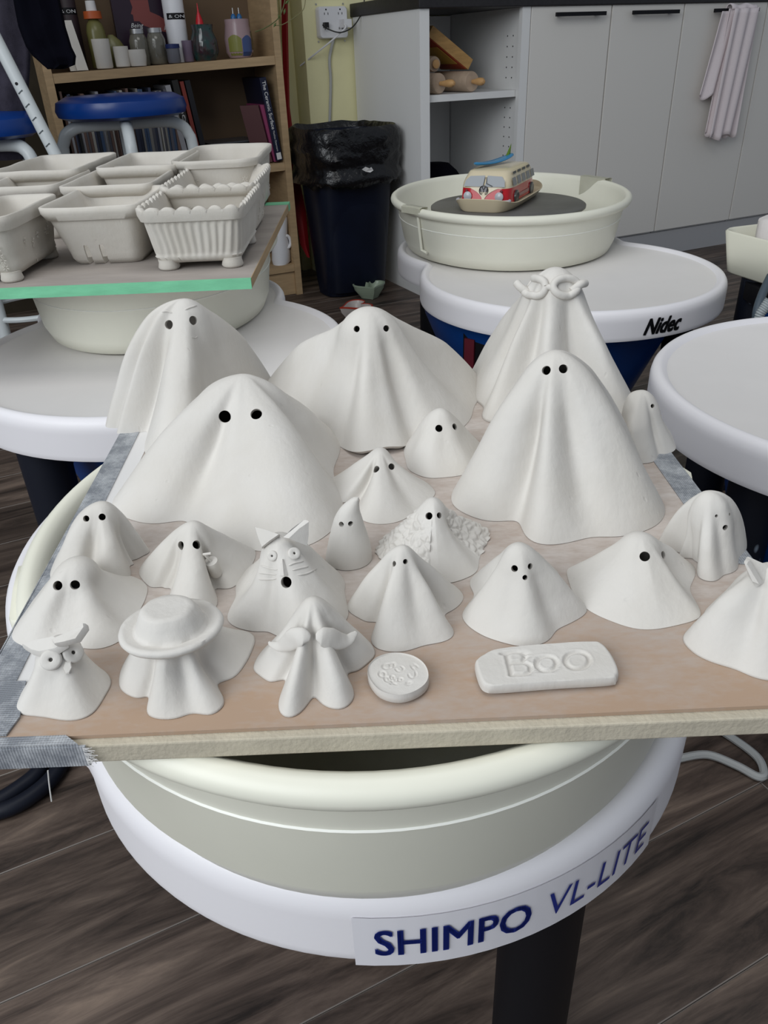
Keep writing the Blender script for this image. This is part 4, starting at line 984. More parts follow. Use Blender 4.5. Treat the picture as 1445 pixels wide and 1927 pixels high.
for i, pts in enumerate((((-40, 1535), (20, 1520), (70, 1490), (105, 1455), (130, 1410)), ((-40, 1520), (0, 1505), (40, 1480), (70, 1455), (90, 1420)))):
    tag(MB().tube(cr([PZ(x, y, .012) for x, y in pts]), .0105, 10).go('floor_hose', M['speck'], smooth=True), ('lower' if i == 0 else 'upper')+' of two black clay-spotted hoses on the floor at the left', 'hose')
tag(MB().tube(cr([PY(90, 1450, .262), PY(93, 1480, .262), PY(97, 1508, .262)]), .00035, 5).go('loose_thread', M['paper']), 'loose white thread hanging from the taped board corner', 'thread')

# ================================================================== BOARDS
ZB = 0.56
gbd = empty('ware_board'); tag(gbd, 'board edged in green tape carrying the berry baskets', 'board')
bt = .0115
def slab(name, x0, x1, y0, y1, z0, z1, m, p): return box(name, (x0, y0, z0), (x1-x0, 0, 0), (0, y1-y0, 0), (0, 0, z1-z0), m, p)
slab('plank', -.66, -.156, .9915, 1.575, ZB-bt, ZB, M['boardtop2'], gbd)
slab('edge_lining', -.1565, -.1555, .9925, 1.56, ZB-bt-.0003, ZB+.0002, M['birch'], gbd)
slab('green_tape', -.66, -.1553, .9895, .9914, ZB-bt-.0006, ZB+.0006, M['green'], gbd)
slab('green_tape', -.66, -.1553, .9896, .9955, ZB+.0001, ZB+.0007, M['green'], gbd)
slab('green_tape', -.20, -.1550, 1.545, 1.5760, ZB-bt-.0004, ZB+.0007, M['green'], gbd)

wbd = empty('ware_board'); tag(wbd, 'dusty brown board with duct-taped edges that carries the ghosts', 'board')
yf = PZ(720, 1381, .558).y; ys = PZ(720, 1361, .56).y; XL0, XL1, XR = -.1830, -.1985, .1950; YB = .612
def quad_slab(name, p, z0, z1, m, parent, bev=0):
    r0 = [Vector((x, y, z0)) for x, y in p]; r1 = [Vector((x, y, z1)) for x, y in p]
    return MB().loft([r0, r1], 0, True, True).go(name, m, parent)
def xl(y): return XL0+(XL1-XL0)*(y-yf)/(YB-yf)
md = quad_slab('mdf_panel', [(xl(yf), yf), (XR, yf), (XR, YB), (xl(YB), YB)], .5482, .5580, M['mdf'], wbd)
bv = md.modifiers.new('e', 'BEVEL'); bv.width = .0008; bv.segments = 2
quad_slab('hardboard_sheet', [(xl(ys)+.012, ys), (XR-.002, ys+.001), (XR-.002, YB-.001), (xl(YB)+.012, YB-.001)], .5581, .5600, M['sheet'], wbd)
quad_slab('paper_strip', [(xl(.262)+.0128, .262), (xl(.262)+.023, .262), (xl(.6)+.025, .6), (xl(.6)+.0128, .6)], .5601, .5603, M['paper'], wbd)
def tape(name, p, z0, z1): return quad_slab(name, p, z0, z1, M['tape'], wbd)
tape('duct_tape', [(xl(yf)-.0006, yf+.028), (xl(yf)+.0135, yf+.028), (xl(YB)+.0135, YB), (xl(YB)-.0006, YB)], .5603, .5609)
tape('duct_tape', [(xl(yf)-.0008, yf-.0008), (xl(yf)-.0002, yf-.0008), (xl(YB)-.0002, YB), (xl(YB)-.0008, YB)], .5485, .5606)
tape('duct_tape', [(XR-.0150, .335), (XR+.0006, .332), (XR+.0006, YB), (XR-.0150, YB)], .5601, .5607)
tape('duct_tape', [(XR+.0002, .332), (XR+.0008, .332), (XR+.0008, YB), (XR+.0002, YB)], .5485, .5604)
pl_ = PZ(50, 1283, .5605); pm_ = PZ(38, 1350, .5605); pn_ = PZ(8, 1393, .5605)
tape('duct_tape', [(xl(yf)-.0008, ys+.001), (pn_.x, ys+.0012), (pm_.x, pm_.y), (pl_.x, pl_.y), (xl(.26)-.0008, pl_.y+.001)], .5603, .5612)
tape('duct_tape', [(xl(yf)-.0009, yf-.0009), (PZ(150, 1400, .559).x, yf-.0009), (PZ(120, 1400, .559).x, ys+.0005), (xl(yf)-.0009, ys+.0008)], .5581, .5604)
xr_ = PZ(163, 1420, .555).x
box('duct_tape', (xl(yf)-.0009, yf-.0012, .5478), (xr_-xl(yf)+.0009, 0, 0), (0, .0011, 0), (0, 0, .0112), M['tape'], wbd)
fr_ = MB()
for i in range(26):
    p0 = Vector((xr_-.001, yf-.0014, .549+.010*i/26)); fr_.tube([p0, p0+Vector((.002+.004*rng.random(), -.0005-.001*rng.random(), .002*rng.normal()))], .00012, 4)
tag(fr_.go('tape_fray', M['paper'], wbd), kind='stuff')

# ================================================================== BERRY BASKETS (slab-built planters)
def basket(px_poly_rim, zr, base_scale, label, band=.017, slots=0, ribs=False, scallop=0, feet=False, oval_r=None, side_slots=0, stamps=False, basew=None, z0=ZB+.0004, shift=(0, 0), corner=.016, wob=.0012):
    root = empty('berry_basket'); tag(root, label, 'basket', 'clay berry baskets')
    P = [PZ(x, y, zr) for x, y in px_poly_rim]     # front-left, front-right, back-right, back-left
    fl_, fr_, br_, bl_ = P
    yF = (fl_.y+fr_.y)/2; yB = (br_.y+bl_.y)/2; xL = (fl_.x+bl_.x)/2; xR = (fr_.x+br_.x)/2
    W, D = xR-xL, yB-yF; cx, cy = (xL+xR)/2, (yF+yB)/2
    sd = len(label)*1.7
    n = 24
    def outl(w, d, r): return rrect(w, d, min(r, w*.4, d*.4), n//4)
    cr_r = oval_r or corner
    H = zr-z0; hf = .009 if feet else 0
    PER = 88 if (ribs or scallop) else 44
    def dens(w, d, r, per=PER):   # dense evenly spaced outline
        o = [np.array(p) for p in outl(w, d, r)]; o.append(o[0]); L_ = np.r_[0, np.cumsum([np.linalg.norm(o[i+1]-o[i]) for i in range(len(o)-1)])]; o = np.array(o)
        s = np.linspace(0, L_[-1], per*4+1)[:-1]; return np.stack([np.interp(s, L_, o[:, 0]), np.interp(s, L_, o[:, 1])], 1)
    T = .0062
    def ring(w, d, r, z, t=0, rib=0.0, zvar=None, cxx=None):
        o = dens(w, d, r); out = []
        for i, (x, y) in enumerate(o):
            nx = noise.noise((x*22+sd, y*22, z*22))
            q = Vector((cx+shift[0]*(1-t)+x, cy+shift[1]*(1-t)+y, z+(zvar(i, x, y) if zvar else 0)))
            dd = Vector((x, y, 0)).normalized()
            q += dd*(wob*nx)
            if rib: q += dd*rib*(math.sin(i*2*PI/6.0+2.2*noise.noise((i*.06, z*22, sd)))+.4*noise.noise((i*.2, z*60, 3)))
            out.append(q)
        return out
    bs = base_scale
    def sc(t): return bs+(1-bs)*t   # linear taper
    rings = [ring(W*bs*.80, D*bs*.80, cr_r*.6, z0+hf), ring(W*bs*.94-.004, D*bs*.94-.004, cr_r*.8, z0+hf), ring(W*bs, D*bs, cr_r, z0+hf+.008, .08)]
    nb = 12 if ribs else 6
    bw = .0035
    for k in range(1, nb+1):
        t = .08+(.99-.08)*(k/nb)*((H-hf-band)/(H-hf)); rings.append(ring((W-2*bw)*sc(t), (D-2*bw)*sc(t), cr_r, z0+hf+(H-hf)*t, t, .0011*min(1, k/2)*(1 if k < nb else .3) if ribs else 0))
    tb_ = (H-hf-band)/(H-hf)
    rings.append(ring(W*sc(tb_)*1.0, D*sc(tb_)*1.0, cr_r+.002, z0+H-band-.0002, tb_))
    rings.append(ring(W*.997, D*.997, cr_r+.002, z0+H-band*.5, .9))
    zt_ = (lambda i, x, y: .0080*abs(math.sin(i*PI/scallop))**.55-.0058) if scallop else (lambda i, x, y: .0010*noise.noise((x*18+sd, y*18, 4)))
    if scallop: rings.append(ring(W, D, cr_r+.002, zr-.0028, 1))
    rings.append(ring(W, D, cr_r+.002, zr-.0012, 1, zvar=zt_)); rings.append(ring(W-.0035, D-.0035, cr_r, zr, 1, zvar=zt_)); rings.append(ring(W-2*T+.001, D-2*T+.001, cr_r-.002, zr-.0010, 1, zvar=zt_))
    if scallop: rings.append(ring(W-2*T, D-2*T, cr_r-.003, zr-.003, 1))
    for t in (.9, .6, .3, .12): rings.append(ring(W*sc(t)-2*T-.001, D*sc(t)-2*T-.001, max(.006, cr_r-.004), z0+hf+(H-hf)*t, t))
    rings.append(ring(W*bs*.75, D*bs*.75, .01, z0+hf+.007))
    body = MB().loft(rings, 0, True, True).go('basket_body', M['clay_planter'], root, True, angle=75)
    if slots:
        cut = MB()
        for k in range(slots):
            xx = cx+shift[0]+(k-.5*(slots-1))*.021-.012
            yy = cy+shift[1]-D*bs/2
            cut.add(*[[ (xx-.0036, yy-.02, z0-.004), (xx+.0036, yy-.02, z0-.004), (xx+.0036, yy-.02, z0+.022), (xx+.0025, yy-.02, z0+.0275), (xx-.0025, yy-.02, z0+.0275), (xx-.0036, yy-.02, z0+.022)]+[(xx-.0036, yy+.03, z0-.004), (xx+.0036, yy+.03, z0-.004), (xx+.0036, yy+.03, z0+.022), (xx+.0025, yy+.03, z0+.0275), (xx-.0025, yy+.03, z0+.0275), (xx-.0036, yy+.03, z0+.022)], [(0, 1, 2, 3, 4, 5), (11, 10, 9, 8, 7, 6)]+[(i, i+6, (i+1) % 6+6, (i+1) % 6) for i in range(6)]])
        co = cut.go('cutter', M['clay_planter']); bpy.context.view_layer.update()
        md_ = body.modifiers.new('slots', 'BOOLEAN'); md_.object = co; md_.operation = 'DIFFERENCE'; md_.solver = 'EXACT'
        dg = bpy.context.evaluated_depsgraph_get(); nm = bpy.data.meshes.new_from_object(body.evaluated_get(dg)); body.modifiers.clear(); body.data = nm
        bpy.data.objects.remove(co)
    if feet:
        for sx_ in (-1, 1):
            for sy_ in (-1, 1):
                fx, fy = cx+shift[0]+sx_*(W*bs/2-.016), cy+shift[1]+sy_*(D*bs/2-.014)
                MB().lathe((fx, fy, z0), [(0, 0), (.0125, 0), (.0145, .003), (.013, .009), (.0135, hf+.004), (0, hf+.005)], 20).go('foot', M['clay_planter'], root, True, angle=60)
    if stamps:
        st = MB()
        for k in range(22):
            a = rng.random(); side = k % 2; zz = z0+.015+rng.random()*(H-band-.028); t = (zz-z0)/H
            w, d = (W-2*bw)*sc(t)/2+.0004, (D-2*bw)*sc(t)/2+.0004
            if side: c = Vector((cx+shift[0]*(1-t)+w, cy+shift[1]*(1-t)+(a*2-1)*d*.75, zz)); X = Vector((0, 1, 0)); Nn = Vector((1, 0, 0))
            else: c = Vector((cx+shift[0]*(1-t)+(a*2-1)*w*.75, cy+shift[1]*(1-t)-d, zz)); X = Vector((1, 0, 0)); Nn = Vector((0, -1, 0))
            for q in range(6):
                an = q*PI/3+k; e = X*math.cos(an)+UZ*math.sin(an); st.tube([c+e*.0015, c+e*.0045], .0005, 5)
        tag(st.go('stamped_marks', M['clay_planter'], root), kind='stuff')
    return root
basket([(256, 397), (474, 386), (478, 343), (306, 352)], .6400, .84, 'ribbed berry basket with scalloped rim and round feet, frontmost at the right', slots=0, ribs=True, scallop=11.0, feet=True, shift=(0, -.0), band=.016)
basket([(83, 394), (285, 383), (292, 348), (131, 353)], .6400, .74, 'plain berry basket with two slots at its foot, beside the ribbed one', slots=2, shift=(.004, .004))
basket([(-82, 412), (38, 410), (80, 364), (-20, 366)], .6430, .80, 'flower-stamped berry basket cut by the left picture edge', feet=True, stamps=True, corner=.02, shift=(0, -.002))
basket([(-28, 352), (116, 349), (158, 318), (28, 323)], .6440, .72, 'plain berry basket behind the flower-stamped one', shift=(.006, 0))
basket([(128, 350), (302, 346), (324, 309), (180, 313)], .6440, .74, 'plain berry basket directly behind the slotted one', shift=(0, 0))
basket([(11, 322), (158, 319), (203, 287), (52, 292)], .6520, .72, 'back-left plain berry basket in front of the slanted tube')
basket([(196, 314), (346, 311), (360, 283), (230, 287)], .6520, .72, 'plain berry basket in the back row under the blue stool')
basket([(344, 303), (492, 300), (504, 268), (350, 273)], .6560, .86, 'rounded berry basket with stamped lettering at the back right', stamps=True, oval_r=.035, band=.012)
basket([(311, 352), (486, 350), (502, 308), (346, 315)], .6440, .76, 'scalloped berry basket squeezed behind the ribbed one', scallop=11.0, stamps=True, band=.014)

# ================================================================== GHOSTS
def pix_m(P, px): return px*(Vector(P)-cC).dot(cF)/CAM_F
class Ghost: pass
# per ghost: head radius (px), head height share, left / right profile change, foot shift, head stretch
SHAPE = {
    'A': (47.1, 0.404, 0.00, -0.06, 3.2, 1.15),
    'B': (49.8, 0.238, 0.19, -0.03, 14.5, 1.08),
    'C': (42.6, 0.200, -0.20, -0.06, 7.6, 0.99),
    'D': (62.4, 0.574, -0.34, -0.11, -6.7, 1.12),
    'E': (58.8, 0.358, -0.19, -0.31, 20.6, 1.00),
    'F': (26.5, 0.388, -0.43, 0.36, 2.9, 0.98),
    'G': (25.3, 0.450, -0.20, 0.00, 4.8, 0.97),
    'H': (24.8, 0.354, 0.04, 0.22, -11.3, 0.83),
    'I': (33.0, 0.392, -0.24, 0.15, 5.1, 1.10),
    'J': (38.0, 0.367, -0.09, 0.90, -4.8, 1.00),
    'K': (29.5, 0.381, 0.06, 0.42, 4.9, 1.07),
    'L': (38.8, 0.362, 0.81, -0.18, 2.6, 0.94),
    'N': (25.0, 0.367, 0.00, 0.61, 5.1, 0.91),
    'O': (29.1, 0.404, -0.13, 0.24, 12.9, 1.04),
    'P': (33.8, 0.321, 0.16, 0.00, 12.8, 1.01),
    'Q': (38.0, 0.438, 0.46, 0.28, -12.8, 1.08),
    'R': (37.5, 0.479, 0.07, -0.27, 18.3, 1.09),
    'S': (46.3, 0.531, -0.14, 0.00, 8.7, 1.00),
    'T': (41.7, 0.319, 0.22, 0.31, -8.4, 0.93),
    'U': (57.5, 0.319, -0.24, 1.16, -7.0, 0.91),
    'V': (37.6, 0.480, 0.28, 0.07, -6.2, 0.97),
}
NEXT = iter('ABCDEFGHIJKLNOPQRSTUV')
def finish_shell(b, thick, cut):
    so = b.modifiers.new('wall', 'SOLIDIFY'); so.thickness = thick; so.offset = -1
    if not cut.v: return
    co = cut.go('cutter', M['clay']); bo = b.modifiers.new('holes', 'BOOLEAN'); bo.object = co; bo.operation = 'DIFFERENCE'; bo.solver = 'MANIFOLD'
    dg = bpy.context.evaluated_depsgraph_get(); nm = bpy.data.meshes.new_from_object(b.evaluated_get(dg)); b.modifiers.clear(); n0 = len(b.data.polygons); b.data = nm
    if len(nm.polygons) < n0: print('BOOLFAIL', b.parent['label'], n0, len(nm.polygons))
    bpy.data.objects.remove(co)
    nm.polygons.foreach_set('use_smooth', [True]*len(nm.polygons)); nm.set_sharp_from_angle(angle=math.radians(55))
def ghost(label, top, foot, hem, hR, eyes=(), p=1.15, kv=1.0, wh=.30, ff=.5, thick=.0038, nth=150, nw=64, lean=0.0, texture=None, rough=1.0, headsq=(1, 1), name='clay_ghost', smooth=1.6, droop=0.0, topw=1.0, qexp=1.0):
    g = Ghost(); root = empty(name); tag(root, label, 'figurine', 'clay ghosts on the board'); g.root = root
    hR, wh, dL, dR, dy, sx = SHAPE[next(NEXT)]; headsq = (sx, 1/sx)
    F = PZ(foot[0], foot[1]+dy, ZB+.0004); T = PY(top[0], top[1], F.y+lean); g.F, g.T = F, T
    hr = pix_m(T, hR)
    H2 = []
    for h in hem:
        lf = h[3] if len(h) > 3 else 0.0
        q = PZ(h[0], h[1], ZB+.0004+lf); H2.append((q.x, q.y, h[2] if len(h) > 2 and h[2] else p, lf))
    D = np.array(cr(H2, True, 14))
    ang = np.arctan2(D[:, 1]-F.y, D[:, 0]-F.x); rad = np.hypot(D[:, 0]-F.x, D[:, 1]-F.y)
    o = np.argsort(ang); ang, rad, pp, lf = ang[o], rad[o], D[o, 2], D[o, 3]
    th = np.linspace(-PI, PI, nth, endpoint=False)
    per = lambda a: np.interp(th, np.r_[ang-2*PI, ang, ang+2*PI], np.r_[a, a, a])
    def gs(a, s):
        k = np.arange(-int(4*s)-1, int(4*s)+2); w = np.exp(-.5*(k/s)**2); w /= w.sum()
        return sum(w[i]*np.roll(a, k[i]) for i in range(len(k)))
    R = gs(per(rad), smooth*nth/150); Pp = gs(per(pp), 2.5*nth/150); Lf = gs(per(lf), 2.0)
    Rm = gs(R, nth/14)
    cth = np.cos(th); R0 = R.mean(); Pp = np.maximum(.3, Pp+np.where(cth < 0, -cth, 0)*dL+np.where(cth > 0, cth, 0)*dR)
    w = (np.arange(nw+1)/nw)**1.45
    seed = (len(label)*3.7) % 50
    V = [(T.x, T.y, T.z)]; 
    cosq, sinq = np.cos(th), np.sin(th)
    amp = .0010*rough*min(1.0, (T.z-F.z)/.05)
    for j in range(1, nw+1):
        wj = w[j]; f = min(1.0, wj/ff); f = f*f*(3-2*f)
        Re = Rm+(R-Rm)*f
        pe = Pp*(1+f*kv*np.clip((Rm-R)/Rm, -.25, .6))
        a = hr*math.sqrt(max(0, 1-(1-min(wj/wh, 1))**2))
        f1 = min(1.0, wj/.22); f1 = f1*f1*(3-2*f1)
        Re = R0+(Rm-R0)*f1+(R-Rm)*f
        bb = np.maximum(Re**2-hr**2, 1e-8)**.5*wj**pe
        rr = (a*a+bb*bb)**.5
        q = (1-wj)**qexp
        cx = F.x+(T.x-F.x)*q; cy = F.y+(T.y-F.y)*q
        z = F.z+Lf*min(1, wj**3) + (T.z-F.z-Lf*wj**3)*(1-wj)**topw
        for i in range(nth):
            x, y = cosq[i]*rr[i]*headsq[0]**(1-wj), sinq[i]*rr[i]*headsq[1]**(1-wj)
            nn = amp*noise.noise((x*38+seed, y*38, wj*2.6+seed))*min(1, wj*5)
            if texture:
                tt = texture(th[i], wj)
                if tt > 0:
                    vd = noise.voronoi((x*210, y*210, z[i]*210))[0]; nn += tt*(.0011*min(1, (vd[1]-vd[0])*2.2)+.0007*noise.noise((x*420, y*420, z[i]*420)))
            k = 1+nn/max(rr[i], .004)
            V.append((cx+x*k, cy+y*k, z[i]+(nn*.5 if texture else 0)))
    V = np.array(V)
    Fc = [(0, 1+i, 1+(i+1) % nth) for i in range(nth)]
    for j in range(nw-1):
        b0 = 1+j*nth; b1 = b0+nth
        Fc += [(b0+i, b1+i, b1+(i+1) % nth, b0+(i+1) % nth) for i in range(nth)]
    me = bpy.data.meshes.new('ghost_body'); me.from_pydata(V.tolist(), [], Fc)
    bm = bmesh.new(); bm.from_mesh(me)
    g.bvh = BVHTree.FromBMesh(bm)
    def hit(x, y):
        d = ray(x, y).normalized(); h = g.bvh.ray_cast(cC, d)
        if h[0] is None:      # graze: nearest surface point to the ray
            best = None
            for s in np.linspace(.3, 1.2, 60):
                q = g.bvh.find_nearest(cC+d*s)
                if best is None or q[3] < best[3]: best = q
            h = best
        n_ = h[1] if h[1].dot(d) < 0 else -h[1]
        return h[0], n_
    g.hit = hit
    cut = MB()
    for e in eyes:
        c, n_ = hit(e[0], e[1]); r = pix_m(c, e[2])
        ax = (n_*.45 - ray(e[0], e[1]).normalized()*.55); ax.z *= .8; ax.normalize()
        cut.lathe(c, [(r*.97, -.0095), (r, 0), (r*1.02, .006)], 28, ax=ax)
    bm.normal_update(); bm.to_mesh(me); bm.free()
    me.materials.append(M['clay']); me.polygons.foreach_set('use_smooth', [True]*len(me.polygons))
    b = bpy.data.objects.new('body', me); COL.objects.link(b); b.parent = root
    finish_shell(b, thick, cut)
    g.body = b
    return g
def disc_on(g, x, y, rpx, hpx, name, hole=0, m='clay', tilt=None):
    c, n_ = g.hit(x, y); r = pix_m(c, rpx); h = pix_m(c, hpx)
    ax = (n_*.6-ray(x, y).normalized()*.4).normalized(); c = c+ax*h*(1.1 if hole else 0)
    if hole:
        hr = pix_m(c, hole)
        prof = [(r*.85, -h*2.6), (r, -h*.2), (r*.97, h*.6), (r*.8, h), (hr*1.4, h), (hr, h*.8), (hr*.9, -h*.2)]
        o = MB(); X = ax.orthogonal().normalized(); Y = ax.cross(X)
        rings = [[c+X*(rr*math.cos(2*PI*i/28))+Y*(rr*math.sin(2*PI*i/28))+ax*z for i in range(28)] for rr, z in prof]
        o.loft(rings, 0, False, False); ob = o.go(name, M[m], g.root, True, angle=60)
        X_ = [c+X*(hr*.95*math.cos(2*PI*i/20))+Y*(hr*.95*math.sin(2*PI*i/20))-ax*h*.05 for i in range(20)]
        mk('eye_hole_shade', X_, [tuple(range(20))], flat('pupil_shadow', (.05, .045, .04)), ob)  # dark disc painted in for the shade inside the eye hole
    else:
        ob = MB().lathe(c, [(r*.9, -h), (r, h*.2), (r*.85, h*.9), (0, h)], 28, ax=ax).go(name, M[m], g.root, True, angle=60)
    return ob
def strand_on(g, pts, rpx, name, m='clay', lift=.5, sub=6, taper=True):
    P = []
    for x, y in cr(pts, sub=sub):
        c, n_ = g.hit(x, y); P.append(c+n_*pix_m(c, rpx)*lift)
    r = pix_m(P[0], rpx); n = len(P)
    rs = [r*(min(1, .35+min(i, n-1-i)/ (n*.25)) if taper else 1) for i in range(n)]
    return MB().tube(P, rs, 10).go(name, M[m], g.root, True)
def free_pts(g, pts, off):     # picture points lifted off the body by off metres toward the viewer
    out = []
    for x, y in pts:
        c, n_ = g.hit(x, y); out.append(c+(n_*.5-ray(x, y).normalized()*.5)*off)
    return out

gA = ghost('tall frowning ghost at the back left corner, two scratched eyebrows', (345, 562), (345, 775),
   [(197, 815, .50), (215, 817, .50), (240, 818, .55), (262, 814, .8), (286, 792, 1.5), (271, 850, 1.1), (300, 872), (345, 868), (385, 845), (415, 800, 1.3), (450, 770), (490, 745, .9), (512, 712, .85), (480, 700), (420, 690), (345, 695), (270, 720, .8), (215, 765, .6)],
   44, [(318, 611, 8.5), (364, 603, 8.5)], p=1.05, kv=1.3, thick=.0042, nth=170, nw=80)
strand_on(gA, [(305, 587), (315, 586), (324, 589)], 1.6, 'eyebrow', lift=.1); strand_on(gA, [(348, 583), (357, 579), (370, 575)], 1.8, 'eyebrow', lift=.1); strand_on(gA, [(360, 634), (366, 636), (372, 633)], .9, 'mouth_mark', lift=.1)
gB = ghost('very wide ghost with outstretched arms at the middle of the back row', (692, 578), (700, 770),
   [(497, 714, .95), (505, 745, 1.0), (545, 790), (590, 815), (625, 833), (650, 843, 1.5), (660, 853, 1.1, .003), (690, 850, 1.0, .005), (730, 838, 1.0, .006), (765, 843, 1.1, .003), (775, 830, 1.5), (820, 830), (860, 812), (884, 790, 1.05), (888, 766, 1.2), (905, 742), (918, 718, .95), (870, 708), (780, 715), (700, 712), (610, 715), (540, 708)],
   44, [(671, 619, 6), (727, 618, 6)], p=1.1, kv=1.4, thick=.0042, nth=190, nw=84, smooth=2.3)
gC = ghost('tall narrow ghost wearing round clay glasses at the back right', (1046, 503), (1045, 745),
   [(884, 700, 1.0), (888, 735), (897, 757, 1.0), (912, 764, 1.3), (905, 785, 1.1), (915, 797), (940, 800, 1.3), (965, 790, 1.4), (1000, 812), (1040, 815), (1075, 800), (1110, 790, 1.4), (1150, 812), (1200, 800, 1.0), (1200, 765), (1160, 715), (1100, 690), (1045, 684), (970, 688), (915, 688)],
   45, [], p=1.0, kv=1.5, wh=.26, thick=.0042, nth=170, nw=84, smooth=2.4)
for cx_, rx in ((1007, 22), (1063, 22)):
    strand_on(gC, [(cx_+rx*math.cos(a), 541+16*math.sin(a)) for a in np.linspace(0, 2*PI, 13)], 7.2, 'lens_ring', lift=.5, taper=False, sub=3)
    c_, n_ = gC.hit(cx_, 541)
strand_on(gC, [(1024, 548), (1034, 541), (1044, 546)], 5.5, 'bridge', lift=.5)
Lp = free_pts(gC, [(986, 550), (1006, 558)], .004)
def tubep(g, pts, r, name):
    MB().tube(cr(pts), r, 12).go(name, M['clay'], g.root, True)
gc1, _ = gC.hit(990, 552); gc2, _ = gC.hit(1080, 548)
k_ = pix_m(gc1, 1)
tubep(gC, [gc1+Vector((.002, 0, .0)), gc1+Vector((-k_*10, .002, k_*10)), gc1+Vector((-k_*16, .006, k_*16))], k_*7.5, 'temple_arm')
tubep(gC, [gc2+Vector((-.002, 0, 0)), gc2+Vector((k_*12, .002, k_*10)), gc2+Vector((k_*24, .007, k_*9))], k_*7.5, 'temple_arm')
gD = ghost('largest ghost of the board, spread wide at the left with big round eyes', (455, 705), (430, 885),
   [(208, 951, 1.0), (226, 969), (262, 983), (315, 986, 1.1), (362, 966, 1.6), (370, 1004, 1.1), (400, 1028), (432, 1030, 1.1), (455, 1024, 1.2), (485, 1038, 1.1), (530, 1042), (570, 1034), (605, 1015, 1.0), (628, 1000), (648, 948, 1.0), (628, 905, 1.3), (626, 878, 1.05), (638, 850, .95), (636, 818), (600, 795), (530, 782), (450, 782), (370, 805), (310, 842), (250, 895)],
   66, [(423, 784, 11.5), (482, 779, 11)], p=1.06, kv=1.5, wh=.32, thick=.0046, nth=200, nw=90, smooth=2.6)
gE = ghost('largest ghost on the right side, tall with two close eyes', (1046, 660), (1050, 895),
   [(848, 941, 1.0), (862, 960), (886, 972), (920, 982, 1.1), (952, 983, 1.1), (990, 966, 1.6), (979, 1010, 1.1), (995, 1022), (1022, 1027, 1.05), (1052, 1026, 1.15), (1086, 1016, 1.3), (1118, 1006, 1.4), (1155, 1012), (1192, 1004), (1230, 992, 1.0), (1253, 970, 1.0), (1236, 930), (1208, 900, 1.3), (1208, 872, 1.0), (1195, 835, .95), (1150, 805), (1060, 795), (970, 805), (910, 845), (870, 895)],
   57, [(1028, 697, 8.5), (1060, 694, 8.5)], p=1.05, kv=1.6, wh=.26, thick=.0046, nth=200, nw=90, smooth=2.6)
gF = ghost('small one-eyed ghost leaning out at the right back edge of the board', (1210, 735), (1213, 825),
   [(1160, 815, .9), (1163, 850, .9), (1178, 868), (1205, 872, .9), (1230, 869, .95), (1239, 860, 1.2), (1236, 853, 1.5), (1250, 856, 1.0), (1266, 850, .95), (1272, 840, .9), (1262, 815), (1245, 795), (1212, 785), (1180, 790)],
   27, [(1228, 764, 4)], p=.8, kv=1.6, wh=.34, thick=.0035, nth=130, nw=56, lean=.0)
gG = ghost('small ghost in front of the wide back-row ghost, huddled beside the tall right one', (829, 769), (832, 850),
   [(763, 840, .95), (764, 868, .95), (768, 882, 1.0), (780, 891, 1.0), (805, 899), (838, 898), (874, 893), (895, 880), (908, 850, 1.0), (900, 830), (870, 818), (832, 812), (790, 815)],
   27, [(826, 806, 7), (856, 803, 6.5)], p=.95, kv=1.0, wh=.34, thick=.0034, nth=140, nw=60)
gH = ghost('small ghost with pleated skirt in the middle, behind the crooked cone', (715, 845), (715, 922),
   [(616, 905, 1.05), (625, 930), (645, 948), (678, 936, 1.6), (672, 964, 1.1), (680, 979), (700, 985, 1.0), (719, 987), (750, 982), (772, 970, 1.05), (782, 958, 1.4), (795, 951, 1.1), (812, 938, 1.0), (819, 924, 1.0), (795, 903), (760, 893), (715, 888), (665, 888)],
   27, [(707, 883, 7.2), (737, 878, 6.2)], p=1.1, kv=1.4, wh=.30, thick=.0034, nth=150, nw=60)
gI = ghost('small ghost at the left edge above the big-eyed low one', (189, 945), (190, 1050),
   [(93, 1084, .95), (105, 1098), (135, 1104, 1.3), (168, 1088, 1.6), (185, 1112), (215, 1112, 1.1), (240, 1098, 1.1), (246, 1075, 1.4), (234, 1050, 1.7), (256, 1063, 1.0), (272, 1055, .9), (281, 1038, .85), (265, 1020), (235, 1005), (185, 1000), (135, 1020), (108, 1050)],
   33, [(162, 976, 6), (192, 973, 6.5)], p=.95, kv=1.6, wh=.34, thick=.0036, nth=150, nw=64)
gJ = ghost('low broad ghost with big round eyes at the left edge above the owl ghost', (143, 1052), (150, 1148),
   [(20, 1198, 1.0), (35, 1215), (60, 1222), (100, 1218, 1.3), (140, 1217), (173, 1222, 1.0), (205, 1216), (235, 1198, 1.0), (245, 1178, 1.3), (262, 1150, 1.0), (273, 1125, .9), (275, 1102, .85), (250, 1085), (205, 1078), (140, 1078), (80, 1110), (45, 1155)],
   44, [(108, 1102, 9), (141, 1101, 9)], p=1.0, kv=1.5, wh=.36, thick=.0038, nth=150, nw=64)
gK = ghost('ghost holding a tiny cup with a straw', (362, 982), (365, 1078),
   [(263, 1070, .85), (268, 1090), (288, 1108), (306, 1112, 1.1), (324, 1098, 1.6), (317, 1130, 1.2), (322, 1150, 1.0), (360, 1162), (395, 1152), (411, 1134, 1.1), (402, 1106, 1.6), (430, 1108, 1.1), (458, 1087, 1.0), (474, 1062, .9), (480, 1035, .85), (445, 1022), (400, 1012), (350, 1012), (295, 1035)],
   35, [(341, 1027, 8.5), (371, 1025, 8.5)], p=.95, kv=1.9, wh=.32, thick=.0036, nth=150, nw=64)
c_, n_ = gK.hit(402, 1068); vw = -ray(402, 1068).normalized(); kk_ = pix_m(c_, 1)
cc_ = c_+vw*kk_*12; ax_ = (UZ*.93+Vector((-.08, -.25, 0))).normalized()
